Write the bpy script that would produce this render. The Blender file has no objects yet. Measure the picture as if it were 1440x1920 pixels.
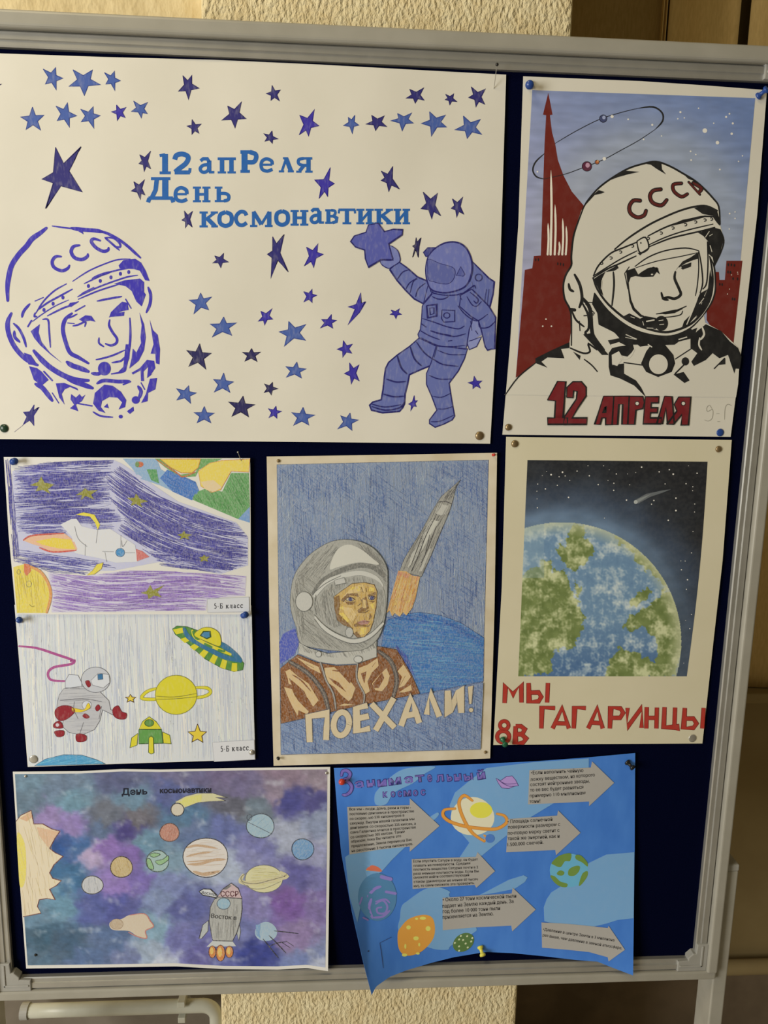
import bpy, bmesh, math, random
from mathutils import Vector, Matrix, noise
from mathutils.geometry import tessellate_polygon

scene = bpy.context.scene
COL = scene.collection

# ------------------------------------------------------------------ camera
# The photograph is 1440 x 1920. Focal length, tilt and board rectangle were fitted to the board's edges.
F = 1440.0
ROT = Vector((0.1756, -0.0621, 0.0140))
Rm = Matrix.Rotation(ROT.length, 3, ROT.normalized())
R_, D_, N_ = Rm.col[0].copy(), Rm.col[1].copy(), Rm.col[2].copy()   # board right / down / into, in camera axes
Z0 = 1.35                                    # height of the board point in the picture's middle
O_ = Vector((0, 0, F / 1450.0))
def cam2world(v):                            # camera-axes vector -> world vector
    return Vector((v.dot(R_), v.dot(N_), -v.dot(D_)))
CAM = cam2world(-O_) + Vector((0, 0, Z0))
cam_data = bpy.data.cameras.new('camera')
cam = bpy.data.objects.new('camera', cam_data); COL.objects.link(cam)
cx, cy, cz = (cam2world(Vector(v)) for v in ((1, 0, 0), (0, -1, 0), (0, 0, -1)))
mw = Matrix((cx, cy, cz)).transposed().to_4x4(); mw.translation = CAM
cam.matrix_world = mw
cam_data.sensor_fit = 'VERTICAL'; cam_data.sensor_height = 24.0
cam_data.lens = F / 1920.0 * 24.0
cam_data.clip_start = 0.02
scene.camera = cam

def P(px, py, off=0.0):
    """pixel -> point on the plane `off` metres in front of the board face (which is y = 0)"""
    d = cam2world(Vector(((px - 720.0) / F, (py - 960.0) / F, 1.0)))
    t = (-off - CAM.y) / d.y
    return CAM + d * t

# ------------------------------------------------------------------ light
w = bpy.data.worlds.new('world'); scene.world = w; w.use_nodes = True
w.node_tree.nodes['Background'].inputs[0].default_value = (1.0, 0.82, 0.48, 1)
w.node_tree.nodes['Background'].inputs[1].default_value = 0.20
def area(name, loc, target, sx, sy, power, col):
    l = bpy.data.lights.new(name, 'AREA'); l.shape = 'RECTANGLE'; l.size = sx; l.size_y = sy
    l.energy = power; l.color = col
    o = bpy.data.objects.new(name, l); COL.objects.link(o); o.location = loc
    o.rotation_euler = (Vector(target) - Vector(loc)).to_track_quat('-Z', 'Y').to_euler()
    return o
# daylight from a room window on the left, sill 0.75 m above the floor, well outside the picture
area('window_left_offscreen', (-2.7, -1.95, 1.50), (-0.2, 0, 1.20), 1.3, 1.5, 118, (1.0, 0.975, 0.90))
# warm ceiling lamp of the room, above and in front of the board
area('ceiling_lamp_offscreen', (-0.9, -1.0, 3.1), (-0.9, -1.0, 0.0), 0.6, 0.6, 22, (1.0, 0.83, 0.50))
scene.view_settings.view_transform = 'Standard'
scene.view_settings.look = 'None'
scene.view_settings.exposure = -0.54
scene.view_settings.gamma = 1.0
scene.view_settings.use_curve_mapping = False

# ------------------------------------------------------------------ materials
def lin1(c):
    c = c / 255.0
    return c / 12.92 if c <= 0.04045 else ((c + 0.055) / 1.055) ** 2.4
def lin(c): return tuple(lin1(v) for v in c)

def new_mat(name, rough=0.6, spec=0.4):
    m = bpy.data.materials.new(name); m.use_nodes = True
    b = m.node_tree.nodes['Principled BSDF']
    b.inputs['Roughness'].default_value = rough
    b.inputs['Specular IOR Level'].default_value = spec
    return m, m.node_tree, b

def noise_mat(name, c1, c2, scale=20, rough=0.6, spec=0.4, metallic=0.0, stretch=(1, 1, 1), bump=0.0, bscale=None, detail=4, ramp=(0.35, 0.65), bdist=0.01):
    m, nt, b = new_mat(name, rough, spec)
    b.inputs['Metallic'].default_value = metallic
    tc = nt.nodes.new('ShaderNodeTexCoord'); mp = nt.nodes.new('ShaderNodeMapping'); mp.inputs['Scale'].default_value = stretch
    nz = nt.nodes.new('ShaderNodeTexNoise'); nz.inputs['Scale'].default_value = scale; nz.inputs['Detail'].default_value = detail
    rp = nt.nodes.new('ShaderNodeValToRGB'); rp.color_ramp.elements[0].position = ramp[0]; rp.color_ramp.elements[1].position = ramp[1]
    rp.color_ramp.elements[0].color = (*c1, 1); rp.color_ramp.elements[1].color = (*c2, 1)
    L = nt.links.new
    L(tc.outputs['Object'], mp.inputs[0]); L(mp.outputs[0], nz.inputs['Vector']); L(nz.outputs['Fac'], rp.inputs[0]); L(rp.outputs[0], b.inputs['Base Color'])
    if bump:
        n2 = nz
        if bscale:
            n2 = nt.nodes.new('ShaderNodeTexNoise'); n2.inputs['Scale'].default_value = bscale; n2.inputs['Detail'].default_value = 3
            L(mp.outputs[0], n2.inputs['Vector'])
        bp = nt.nodes.new('ShaderNodeBump'); bp.inputs['Strength'].default_value = bump; bp.inputs['Distance'].default_value = bdist
        L(n2.outputs['Fac'], bp.inputs['Height']); L(bp.outputs[0], b.inputs['Normal'])
    return m

def art_mat(name, grain, scale, rough, stretch=(1, 1, 1), lo=0.4, hi=0.6, spec=0.25):
    """reads the drawn colour and breaks it up with a procedural grain towards the paper's white"""
    m, nt, b = new_mat(name, rough, spec)
    at = nt.nodes.new('ShaderNodeAttribute'); at.attribute_name = 'Col'
    tc = nt.nodes.new('ShaderNodeTexCoord'); mp = nt.nodes.new('ShaderNodeMapping'); mp.inputs['Scale'].default_value = stretch
    mp.inputs['Rotation'].default_value = (0, 0.25, 0)
    nz = nt.nodes.new('ShaderNodeTexNoise'); nz.inputs['Scale'].default_value = scale; nz.inputs['Detail'].default_value = 5
    mr = nt.nodes.new('ShaderNodeMapRange'); mr.inputs[1].default_value = lo; mr.inputs[2].default_value = hi; mr.inputs[3].default_value = 0; mr.inputs[4].default_value = grain
    mx = nt.nodes.new('ShaderNodeMix'); mx.data_type = 'RGBA'; mx.inputs[7].default_value = (0.80, 0.79, 0.77, 1)
    L = nt.links.new
    L(tc.outputs['Object'], mp.inputs[0]); L(mp.outputs[0], nz.inputs['Vector']); L(nz.outputs['Fac'], mr.inputs[0])
    L(mr.outputs[0], mx.inputs[0]); L(at.outputs['Color'], mx.inputs[6]); L(mx.outputs[2], b.inputs['Base Color'])
    return m

MAT = {
    'ink': art_mat('marker_ink', 0.15, 330, 0.55, (1, 1, 0.35), 0.5, 0.75),
    'flat': art_mat('printed_ink', 0.015, 200, 0.6),
    'pencil': art_mat('coloured_pencil', 0.24, 700, 0.7, (1, 1, 0.5), 0.42, 0.66),
    'paint': art_mat('gouache_paint', 0.03, 90, 0.5, (1, 1, 0.8), 0.45, 0.8),
    'wash': art_mat('watercolour_wash', 0.06, 35, 0.55, (1, 1, 1.2), 0.45, 0.75),
    'paper': noise_mat('white_drawing_paper', (0.79, 0.775, 0.715), (0.83, 0.815, 0.76), 9, 0.6, 0.3, bump=0.05, bscale=500, bdist=0.0004),
    'paper_cool': noise_mat('bright_white_paper', (0.79, 0.80, 0.81), (0.83, 0.84, 0.85), 9, 0.6, 0.3, bump=0.05, bscale=500, bdist=0.0004),
    'paper_ivory': noise_mat('ivory_paper', (0.755, 0.715, 0.545), (0.79, 0.75, 0.59), 9, 0.6, 0.3, bump=0.05, bscale=500, bdist=0.0004),
    'cream': noise_mat('tea_stained_paper', (0.70, 0.62, 0.47), (0.82, 0.76, 0.64), 22, 0.65, 0.25, bump=0.05, bscale=500, bdist=0.0004),
    'greypaper': noise_mat('grey_printed_paper', (0.56, 0.545, 0.52), (0.62, 0.605, 0.58), 30, 0.6, 0.3),
    'bluepaper': noise_mat('blue_painted_paper', (0.065, 0.245, 0.86), (0.085, 0.29, 0.93), 40, 0.45, 0.35, stretch=(1, 1, 0.4)),
    'felt': noise_mat('navy_felt', (0.0016, 0.0026, 0.015), (0.0026, 0.004, 0.022), 700, 1.0, 0.0, bump=0.2, bdist=0.0008),
    'alu': noise_mat('satin_aluminium', (0.44, 0.44, 0.425), (0.49, 0.49, 0.475), 30, 0.38, 0.5, metallic=0.6, stretch=(1, 1, 1)),
    'tube': noise_mat('grey_painted_steel', (0.37, 0.36, 0.32), (0.405, 0.395, 0.355), 25, 0.40, 0.45),
    'cap': noise_mat('grey_plastic', (0.36, 0.36, 0.345), (0.40, 0.40, 0.385), 40, 0.5, 0.4),
    'plaster': None,
}
MAT['plaster'] = noise_mat('textured_cream_plaster', (0.84, 0.70, 0.42), (0.93, 0.82, 0.54), 60, 0.8, 0.2, stretch=(1, 1, 0.6), bump=0.9, bscale=190, bdist=0.007)
MAT['plaster_fine'] = noise_mat('smooth_cream_plaster', (0.74, 0.60, 0.34), (0.84, 0.70, 0.42), 30, 0.8, 0.2, stretch=(1, 1, 0.6), bump=0.6, bscale=60, bdist=0.008)
MAT['wall_olive'] = noise_mat('olive_wall_paint', (0.29, 0.215, 0.10), (0.33, 0.25, 0.12), 8, 0.7, 0.2)
MAT['wall_dark'] = noise_mat('dark_brown_panel', (0.16, 0.12, 0.08), (0.24, 0.18, 0.12), 9, 0.7, 0.2)
MAT['wall_grey'] = noise_mat('grey_brown_plinth', (0.17, 0.145, 0.115), (0.23, 0.20, 0.165), 14, 0.8, 0.2)
MAT['pipe'] = noise_mat('pale_pipe_enamel', (0.50, 0.50, 0.42), (0.56, 0.56, 0.48), 20, 0.4, 0.5)
MAT['blind_dark'] = noise_mat('brown_woven_fabric', (0.36, 0.25, 0.09), (0.42, 0.29, 0.115), 300, 0.85, 0.15, stretch=(1, 1, 0.2))
MAT['blind_tan'] = noise_mat('tan_woven_fabric', (0.70, 0.50, 0.21), (0.78, 0.57, 0.25), 300, 0.85, 0.15, stretch=(1, 1, 0.2))
MAT['floor'] = noise_mat('grey_brown_floor', (0.46, 0.41, 0.33), (0.54, 0.49, 0.40), 6, 0.5, 0.3)

# ------------------------------------------------------------------ object helpers
def tag(o, label=None, cat=None, group=None, kind=None):
    if label: o['label'] = label
    if cat: o['category'] = cat
    if group: o['group'] = group
    if kind: o['kind'] = kind
    return o
def empty(name, loc):
    o = bpy.data.objects.new(name, None); o.empty_display_size = 0.05; o.location = loc; COL.objects.link(o); return o
def link_mesh(name, verts, faces, mat, parent=None, smooth=False):
    """world-space vertices -> one mesh object; origin at its parent's origin, or at its own base"""
    if parent is not None: org = WORG[parent.name]
    else:
        xs, ys, zs = zip(*[(v[0], v[1], v[2]) for v in verts])
        org = Vector(((min(xs) + max(xs)) / 2, (min(ys) + max(ys)) / 2, min(zs)))
    me = bpy.data.meshes.new(name)
    me.from_pydata([tuple(Vector(v) - org) for v in verts], [], faces)
    me.materials.append(mat)
    if smooth: me.polygons.foreach_set('use_smooth', [True] * len(me.polygons))
    o = bpy.data.objects.new(name, me); COL.objects.link(o)
    if parent is not None: o.parent = parent
    else: o.location = org
    WORG[o.name] = org.copy()
    me.update()
    return o
WORG = {}
def thing(name, loc, label, cat, group=None):
    o = empty(name, loc); WORG[o.name] = Vector(loc); return tag(o, label, cat, group)

def bevel_box(x0, x1, y0, y1, z0, z1, r=0.0):
    bm = bmesh.new(); bmesh.ops.create_cube(bm, size=1)
    for v in bm.verts:
        v.co = Vector(((x0 + x1) / 2 + v.co.x * (x1 - x0), (y0 + y1) / 2 + v.co.y * (y1 - y0), (z0 + z1) / 2 + v.co.z * (z1 - z0)))
    if r: bmesh.ops.bevel(bm, geom=bm.edges[:], offset=r, segments=3, profile=0.5, affect='EDGES')
    vs = [v.co.copy() for v in bm.verts]; fs = [[v.index for v in f.verts] for f in bm.faces]
    bm.free(); return vs, fs
def join(*vf):
    V, Fc = [], []
    for v, f in vf:
        o = len(V); V += v; Fc += [[i + o for i in q] for q in f]
    return V, Fc
def lathe(profile, base, axis, seg=20):
    """profile: (distance along axis, radius) from base point"""
    axis = Vector(axis).normalized(); a = axis.orthogonal().normalized(); b = axis.cross(a)
    V, Fc = [], []
    for (t, r) in profile:
        for k in range(seg):
            g = 2 * math.pi * k / seg
            V.append(Vector(base) + axis * t + (a * math.cos(g) + b * math.sin(g)) * max(r, 1e-5))
    for i in range(len(profile) - 1):
        for k in range(seg):
            Fc.append([i * seg + k, i * seg + (k + 1) % seg, (i + 1) * seg + (k + 1) % seg, (i + 1) * seg + k])
    Fc.append(list(range(seg - 1, -1, -1))); Fc.append([(len(profile) - 1) * seg + k for k in range(seg)])
    return V, Fc
def extrude_profile(prof, a, b, out, up):
    """sweep a closed 2-D profile (u along `up`, v along `out`) from point a to b"""
    V = []; n = len(prof)
    for p in (a, b):
        for (u, v) in prof: V.append(Vector(p) + Vector(up) * u + Vector(out) * v)
    Fc = [[i, (i + 1) % n, n + (i + 1) % n, n + i] for i in range(n)] + [list(range(n - 1, -1, -1)), list(range(n, 2 * n))]
    return V, Fc

# ------------------------------------------------------------------ setting
def struct(name, vf, mat):
    return tag(link_mesh(name, vf[0], vf[1], mat), kind='structure')
YC = 0.14                                    # face of the pillar, behind the board
px0 = (P(375, 25, -YC).x + P(415, 1890, -YC).x) / 2
px1 = (P(1074, 60, -YC).x + P(969, 1880, -YC).x) / 2
YB = 0.52
struct('floor', bevel_box(-3.2, 3.2, -3.2, 1.0, -0.05, 0.0), MAT['floor'])
struct('wall_pillar', bevel_box(px0, px1, YC, 0.90, 0, 3.2, 0.006), MAT['plaster'])
zl = P(200, 1835, -0.21).z
struct('wall_left', bevel_box(-3.2, px0 + 0.01, YC + 0.05, 0.90, zl, 3.2), MAT['plaster_fine'])
struct('baseboard_left', bevel_box(-3.2, px0 + 0.01, YC + 0.06, 0.90, 0, zl), MAT['wall_grey'])
zs = P(1425, 1290, -YB).z
zk = P(1150, 1866, -YB).z
struct('wall_right', bevel_box(px1 - 0.01, 3.2, YB + 0.06, 0.90, zk, 3.2), MAT['wall_olive'])
struct('baseboard_right', bevel_box(px1 - 0.01, 3.2, YB + 0.05, 0.90, 0, zk), MAT['wall_dark'])
struct('trim_sill', bevel_box(px1, 3.2, YB - 0.03, YB + 0.07, zs - 0.022, zs, 0.003), MAT['wall_olive'])

# blinds hanging in the niche on the right
def blind(xa, xb, mat, label, y, seam=None):
    t = thing('fabric_blind', ((xa + xb) / 2, y, zs), label, 'blind')
    n = 14; V = []; Fc = []
    for j, z in enumerate((zs + 0.002, 2.0, 3.0)):
        for i in range(n + 1):
            u = i / n
            V.append((xa + (xb - xa) * u, y + 0.006 * math.sin(u * 9.0 + j * 0.3), z))
    for j in range(2):
        for i in range(n): Fc.append([j * (n + 1) + i, j * (n + 1) + i + 1, (j + 1) * (n + 1) + i + 1, (j + 1) * (n + 1) + i])
    o = link_mesh('fabric_panel', V, Fc, mat, t, True)
    s = o.modifiers.new('thick', 'SOLIDIFY'); s.thickness = 0.002; s.offset = 0
    if seam:
        for k in range(2):
            x = seam + k * 0.006
            link_mesh('stitched_seam', *bevel_box(x, x + 0.0016, y - 0.012, y - 0.004, zs + 0.004, 2.99), MAT['blind_tan'], t)
    return t
bx = [P(x, 50, -YB).x for x in (1074, 1236, 1384, 1406)]
blind(px1 + 0.01, bx[1] + 0.012, MAT['blind_dark'], 'dark brown fabric blind with stitched edge beside the plaster pillar', YB, bx[1] + 0.001)
blind(bx[1] + 0.016, bx[2], MAT['blind_tan'], 'tan fabric blind between the dark brown blind and a dark gap', YB - 0.004)
blind(bx[3], bx[3] + 0.45, MAT['blind_tan'], 'tan fabric blind separated from the pillar side blinds by a dark gap', YB)

# heating pipes
def tube_path(pts, r, seg=14):
    V, Fc = [], []; pts = [Vector(p) for p in pts]
    for i, p in enumerate(pts):
        d = (pts[min(i + 1, len(pts) - 1)] - pts[max(i - 1, 0)]).normalized()
        a = d.cross(Vector((0, 1, 0.001))).normalized(); b = d.cross(a)
        for k in range(seg):
            g = 2 * math.pi * k / seg; V.append(p + (a * math.cos(g) + b * math.sin(g)) * r)
    for i in range(len(pts) - 1):
        for k in range(seg): Fc.append([i * seg + k, i * seg + (k + 1) % seg, (i + 1) * seg + (k + 1) % seg, (i + 1) * seg + k])
    Fc.append(list(range(seg))[::-1]); Fc.append([(len(pts) - 1) * seg + k for k in range(seg)])
    return V, Fc
yp = YC + 0.018
pa, pb = P(48, 1896, -yp), P(398, 1884, -yp)
hp = thing('heating_pipe', (pb.x, yp, 0.0), 'pale horizontal heating pipe low on the wall beside the pillar', 'pipe')
zc = (pa.z + pb.z) / 2
el = [(px0 - 0.033 + 0.022 * math.sin(a), yp, zc - 0.022 + 0.022 * math.cos(a)) for a in [k * math.pi / 12 for k in range(7)]]
link_mesh('pipe_run', *tube_path([(pa.x, yp, zc)] + [(pa.x + (px0 - 0.033 - pa.x) * k / 4, yp, zc) for k in range(1, 4)] + el + [(px0 - 0.011, yp, zc - 0.10), (px0 - 0.011, yp, 0.0)], 0.011), MAT['pipe'], hp, True)
link_mesh('end_collar', *lathe([(0, 0.0), (0, 0.013), (0.012, 0.013), (0.012, 0.0)], (pa.x - 0.006, yp, zc), (1, 0, 0)), MAT['cap'], hp)
bq = P(343, 1886, -yp).x
for dz in (0.009, -0.020):
    link_mesh('pipe_bracket', *bevel_box(bq - 0.006, bq + 0.006, yp - 0.014, YC + 0.052, zc + dz, zc + dz + 0.010, 0.001), MAT['pipe'], hp)
y2 = YB + 0.03
q = P(1425, 1812, -y2)
hp2 = thing('heating_pipe', (q.x, y2, 0.0), 'olive painted heating pipe under the sill of the niche with the blinds', 'pipe')
link_mesh('pipe_run', *tube_path([(px1 + 0.01, y2, q.z), (q.x + 0.3, y2, q.z), (3.1, y2, q.z)], 0.017), MAT['wall_olive'], hp2, True)
for k in (0.16, 0.9):
    link_mesh('pipe_clip', *bevel_box(q.x + k, q.x + k + 0.014, y2 - 0.019, YB + 0.062, q.z - 0.019, q.z + 0.019, 0.002), MAT['wall_olive'], hp2)

# ------------------------------------------------------------------ notice board with its stand
X0, X1 = -0.5063, 0.4704
ZT, ZB = Z0 + 0.5305, Z0 - 0.6627
FW, FP = 0.0165, 0.009                       # inner aluminium frame: width, how proud of the felt
OW, OP = 0.0155, 0.017                        # outer steel tube
nb = thing('notice_board', ((X0 + X1) / 2, 0.01, 0.0), 'navy felt notice board in an aluminium frame on a grey steel stand', 'notice board')
link_mesh('felt_panel', *bevel_box(X0 - 0.006, X1 + 0.006, 0.0, 0.012, ZB - 0.006, ZT + 0.006), MAT['felt'], nb)
prof = [(0, -0.002), (0, FP - 0.003), (0.0015, FP - 0.002), (FW * 0.42, FP - 0.002), (FW * 0.47, FP), (FW - 0.0015, FP), (FW, FP - 0.0015), (FW, -0.012), (0.001, -0.012)]
g = 0.0
for (a, b, up) in (((X0, 0, ZT), (X1, 0, ZT), (0, 0, 1)), ((X0, 0, ZB), (X1, 0, ZB), (0, 0, -1)), ((X0, 0, ZB), (X0, 0, ZT), (-1, 0, 0)), ((X1, 0, ZB), (X1, 0, ZT), (1, 0, 0))):
    link_mesh('frame_rail', *extrude_profile(prof, a, b, (0, -1, 0), up), MAT['alu'], nb)
for (cxn, czn, sx, sz) in ((X0, ZT, -1, 1), (X1, ZT, 1, 1), (X0, ZB, -1, -1), (X1, ZB, 1, -1)):
    # stepped plastic corner: an L with a chamfered inner nose
    L = 0.026; T = FW + 0.0012; out = []
    for (u, v) in ((T, T), (-L, T), (-L, 0.001), (-L * 0.42, 0.0), (-L * 0.42, -0.004), (-0.004, -L * 0.42), (0, -L * 0.42), (0.001, -L), (T, -L)):
        out.append((cxn + sx * u, czn + sz * v))
    n = len(out); V = [(x, -(FP + 0.0022), z) for x, z in out] + [(x, 0.011, z) for x, z in out]
    Fc = [list(range(n)), list(range(2 * n - 1, n - 1, -1))] + [[i, n + i, n + (i + 1) % n, (i + 1) % n] for i in range(n)]
    bm = bmesh.new(); bv = [bm.verts.new(v) for v in V]
    for f in Fc: bm.faces.new([bv[i] for i in f])
    bmesh.ops.recalc_face_normals(bm, faces=bm.faces[:])
    ed = [e for e in bm.edges if e.verts[0].co.y < 0 and e.verts[1].co.y < 0]
    bmesh.ops.bevel(bm, geom=ed, offset=0.0012, segments=2, profile=0.5, affect='EDGES')
    bm.verts.index_update()
    cc = link_mesh('corner_cap', [v.co.copy() for v in bm.verts], [[v.index for v in f.verts] for f in bm.faces], MAT['cap'], nb); bm.free()
    link_mesh('corner_ridge', *join(bevel_box(*sorted((cxn + sx * FW * 0.45, cxn + sx * FW * 0.62)), -(FP + 0.0034), -FP, *sorted((czn - sz * L * 0.9, czn + sz * FW * 0.62)), 0.0006),
                                    bevel_box(*sorted((cxn - sx * L * 0.9, cxn + sx * FW * 0.62)), -(FP + 0.0034), -FP, *sorted((czn + sz * FW * 0.45, czn + sz * FW * 0.62)), 0.0006)), MAT['cap'], cc)
xi0, xi1, zi0, zi1 = X0 - FW - 0.001, X1 + FW + 0.001, ZB - FW - 0.001, ZT + FW + 0.001
for vf in (bevel_box(xi0 - OW, xi1 + OW, -OP, 0.016, zi1, zi1 + OW + 0.003, 0.004), bevel_box(xi0 - OW, xi1 + OW, -OP + 0.004, 0.016, zi0 - OW + 0.001, zi0, 0.003),
           bevel_box(xi0 - OW, xi0, -OP + 0.001, 0.016, zi0 - 0.002, zi1 + 0.002, 0.003), bevel_box(xi1, xi1 + OW, -OP + 0.001, 0.016, zi0 - 0.002, zi1 + 0.002, 0.003)):
    link_mesh('stand_rail', *vf, MAT['tube'], nb, False)
ztop = P(1378, 1628, 0.0).z
for s, xe in ((-1, xi0 - OW), (1, xi1 + OW)):
    xa, xb = sorted((xe - s * 0.0005, xe + s * 0.021))
    lg = link_mesh('leg', *bevel_box(xa, xb, -0.006, 0.036, 0.028, ztop, 0.0025), MAT['tube'], nb)
    link_mesh('leg_cap', *bevel_box(xa - 0.0005, xb + 0.0005, -0.0065, 0.0365, ztop - 0.001, ztop + 0.010, 0.0025), MAT['cap'], lg)
    link_mesh('foot', *bevel_box(xa - 0.004, xb + 0.004, -0.26, 0.13, 0.0, 0.03, 0.004), MAT['tube'], nb)
# ------------------------------------------------------------------ drawn things: thin layers of ink and paint on real sheets
REG = dict(A=(0, 90, 3), B=(480, 90, 3), C=(0, 410, 4.5), D=(300, 420, 3.789), E=(630, 400, 4.3636), F=(940, 130, 2.88), G=(1040, 290, 4),
           H=(940, 560, 3.1304), I=(0, 840, 3), J=(0, 1130, 2.9388), K=(490, 840, 3.2), L=(510, 990, 4.8), M=(910, 810, 3), N=(0, 1420, 4.3636),
           O=(300, 1420, 4.2353), Q=(610, 1400, 4.6452), R=(900, 1400, 4.6452), S=(610, 1600, 4.6452), T=(900, 1600, 4.6452), X=(0, 0, 1))
LAY = 0.00005
def catmull(pts, closed, n=5):
    m = len(pts); out = []
    if m < 3: return pts
    for i in range(m if closed else m - 1):
        p0 = pts[i - 1] if (closed or i > 0) else pts[0]
        p1 = pts[i]; p2 = pts[(i + 1) % m]
        p3 = pts[(i + 2) % m] if (closed or i + 2 < m) else pts[-1]
        for k in range(n):
            t = k / n; t2 = t * t; t3 = t2 * t
            out.append(tuple(0.5 * (2 * p1[c] + (p2[c] - p0[c]) * t + (2 * p0[c] - 5 * p1[c] + 4 * p2[c] - p3[c]) * t2 + (3 * p1[c] - p0[c] - 3 * p2[c] + p3[c]) * t3) for c in (0, 1)))
    if not closed: out.append(pts[-1])
    return out
def lerp_poly(poly, t):
    L = [0]
    for a, b in zip(poly, poly[1:]): L.append(L[-1] + math.hypot(b[0] - a[0], b[1] - a[1]))
    s = t * L[-1]
    for i in range(len(poly) - 1):
        if s <= L[i + 1] + 1e-9:
            u = (s - L[i]) / max(L[i + 1] - L[i], 1e-9)
            return (poly[i][0] + (poly[i + 1][0] - poly[i][0]) * u, poly[i][1] + (poly[i + 1][1] - poly[i][1]) * u)
    return poly[-1]
def pp(s):
    return [tuple(float(v) for v in q.split(',')) for q in s.split()] if isinstance(s, str) else list(s)

class Poster:
    """edges in photo pixels: top and bottom left-to-right, left and right top-to-bottom; h(px,py) = distance from the felt in metres"""
    def __init__(s, name, label, cat, top, right, bottom, left, h, white, mat, n=36, m=28, group=None):
        s.h, s.white = h, lin(white)
        s.e = [pp(top), pp(right), pp(bottom), pp(left)]
        bl, br = s.e[2][0], s.e[2][-1]
        s.org = (P(*bl, h(*bl)) + P(*br, h(*br))) / 2
        s.root = thing(name, s.org, label, cat, group)
        V, Fc = [], []
        for j in range(m + 1):
            for i in range(n + 1):
                x, y = s.uv(i / n, j / m); V.append(P(x, y, h(x, y)))
        for j in range(m):
            for i in range(n): a = j * (n + 1) + i; Fc.append([a, a + n + 1, a + n + 2, a + 1])
        s.sheet = link_mesh('paper_sheet', V, Fc, mat, s.root, True)
        md = s.sheet.modifiers.new('thick', 'SOLIDIFY'); md.thickness = 0.00025; md.offset = -1
        es = s.sheet.modifiers.new('crisp', 'EDGE_SPLIT'); es.split_angle = math.radians(40)
    def uv(s, u, v):
        t, r, b, l = (lerp_poly(s.e[0], u), lerp_poly(s.e[1], v), lerp_poly(s.e[2], u), lerp_poly(s.e[3], v))
        c00, c10, c01, c11 = s.e[0][0], s.e[0][-1], s.e[2][0], s.e[2][-1]
        return tuple((1 - v) * t[k] + v * b[k] + (1 - u) * l[k] + u * r[k] - ((1 - u) * (1 - v) * c00[k] + u * (1 - v) * c10[k] + (1 - u) * v * c01[k] + u * v * c11[k]) for k in (0, 1))
    def alb(s, c):
        return tuple(min(0.93, lin1(v) / w * 0.83) for v, w in zip(c, s.white))

FONTC = bpy.data.curves.new('lettering_source', 'FONT')
FONTO = bpy.data.objects.new('lettering_source', FONTC)
_glyph = {}
def glyphs(body, bold=0.0, shear=0.0):
    key = (body, bold, shear)
    if key not in _glyph:
        COL.objects.link(FONTO)
        FONTC.body = body; FONTC.offset = bold; FONTC.shear = shear; FONTC.resolution_u = 3
        dg = bpy.context.evaluated_depsgraph_get(); dg.update()
        me = FONTO.evaluated_get(dg).to_mesh()
        vs = [(v.co.x, v.co.y) for v in me.vertices]; fs = [list(p.vertices) for p in me.polygons]
        FONTO.evaluated_get(dg).to_mesh_clear(); COL.objects.unlink(FONTO)
        _glyph[key] = (vs, fs)
    return _glyph[key]

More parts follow.
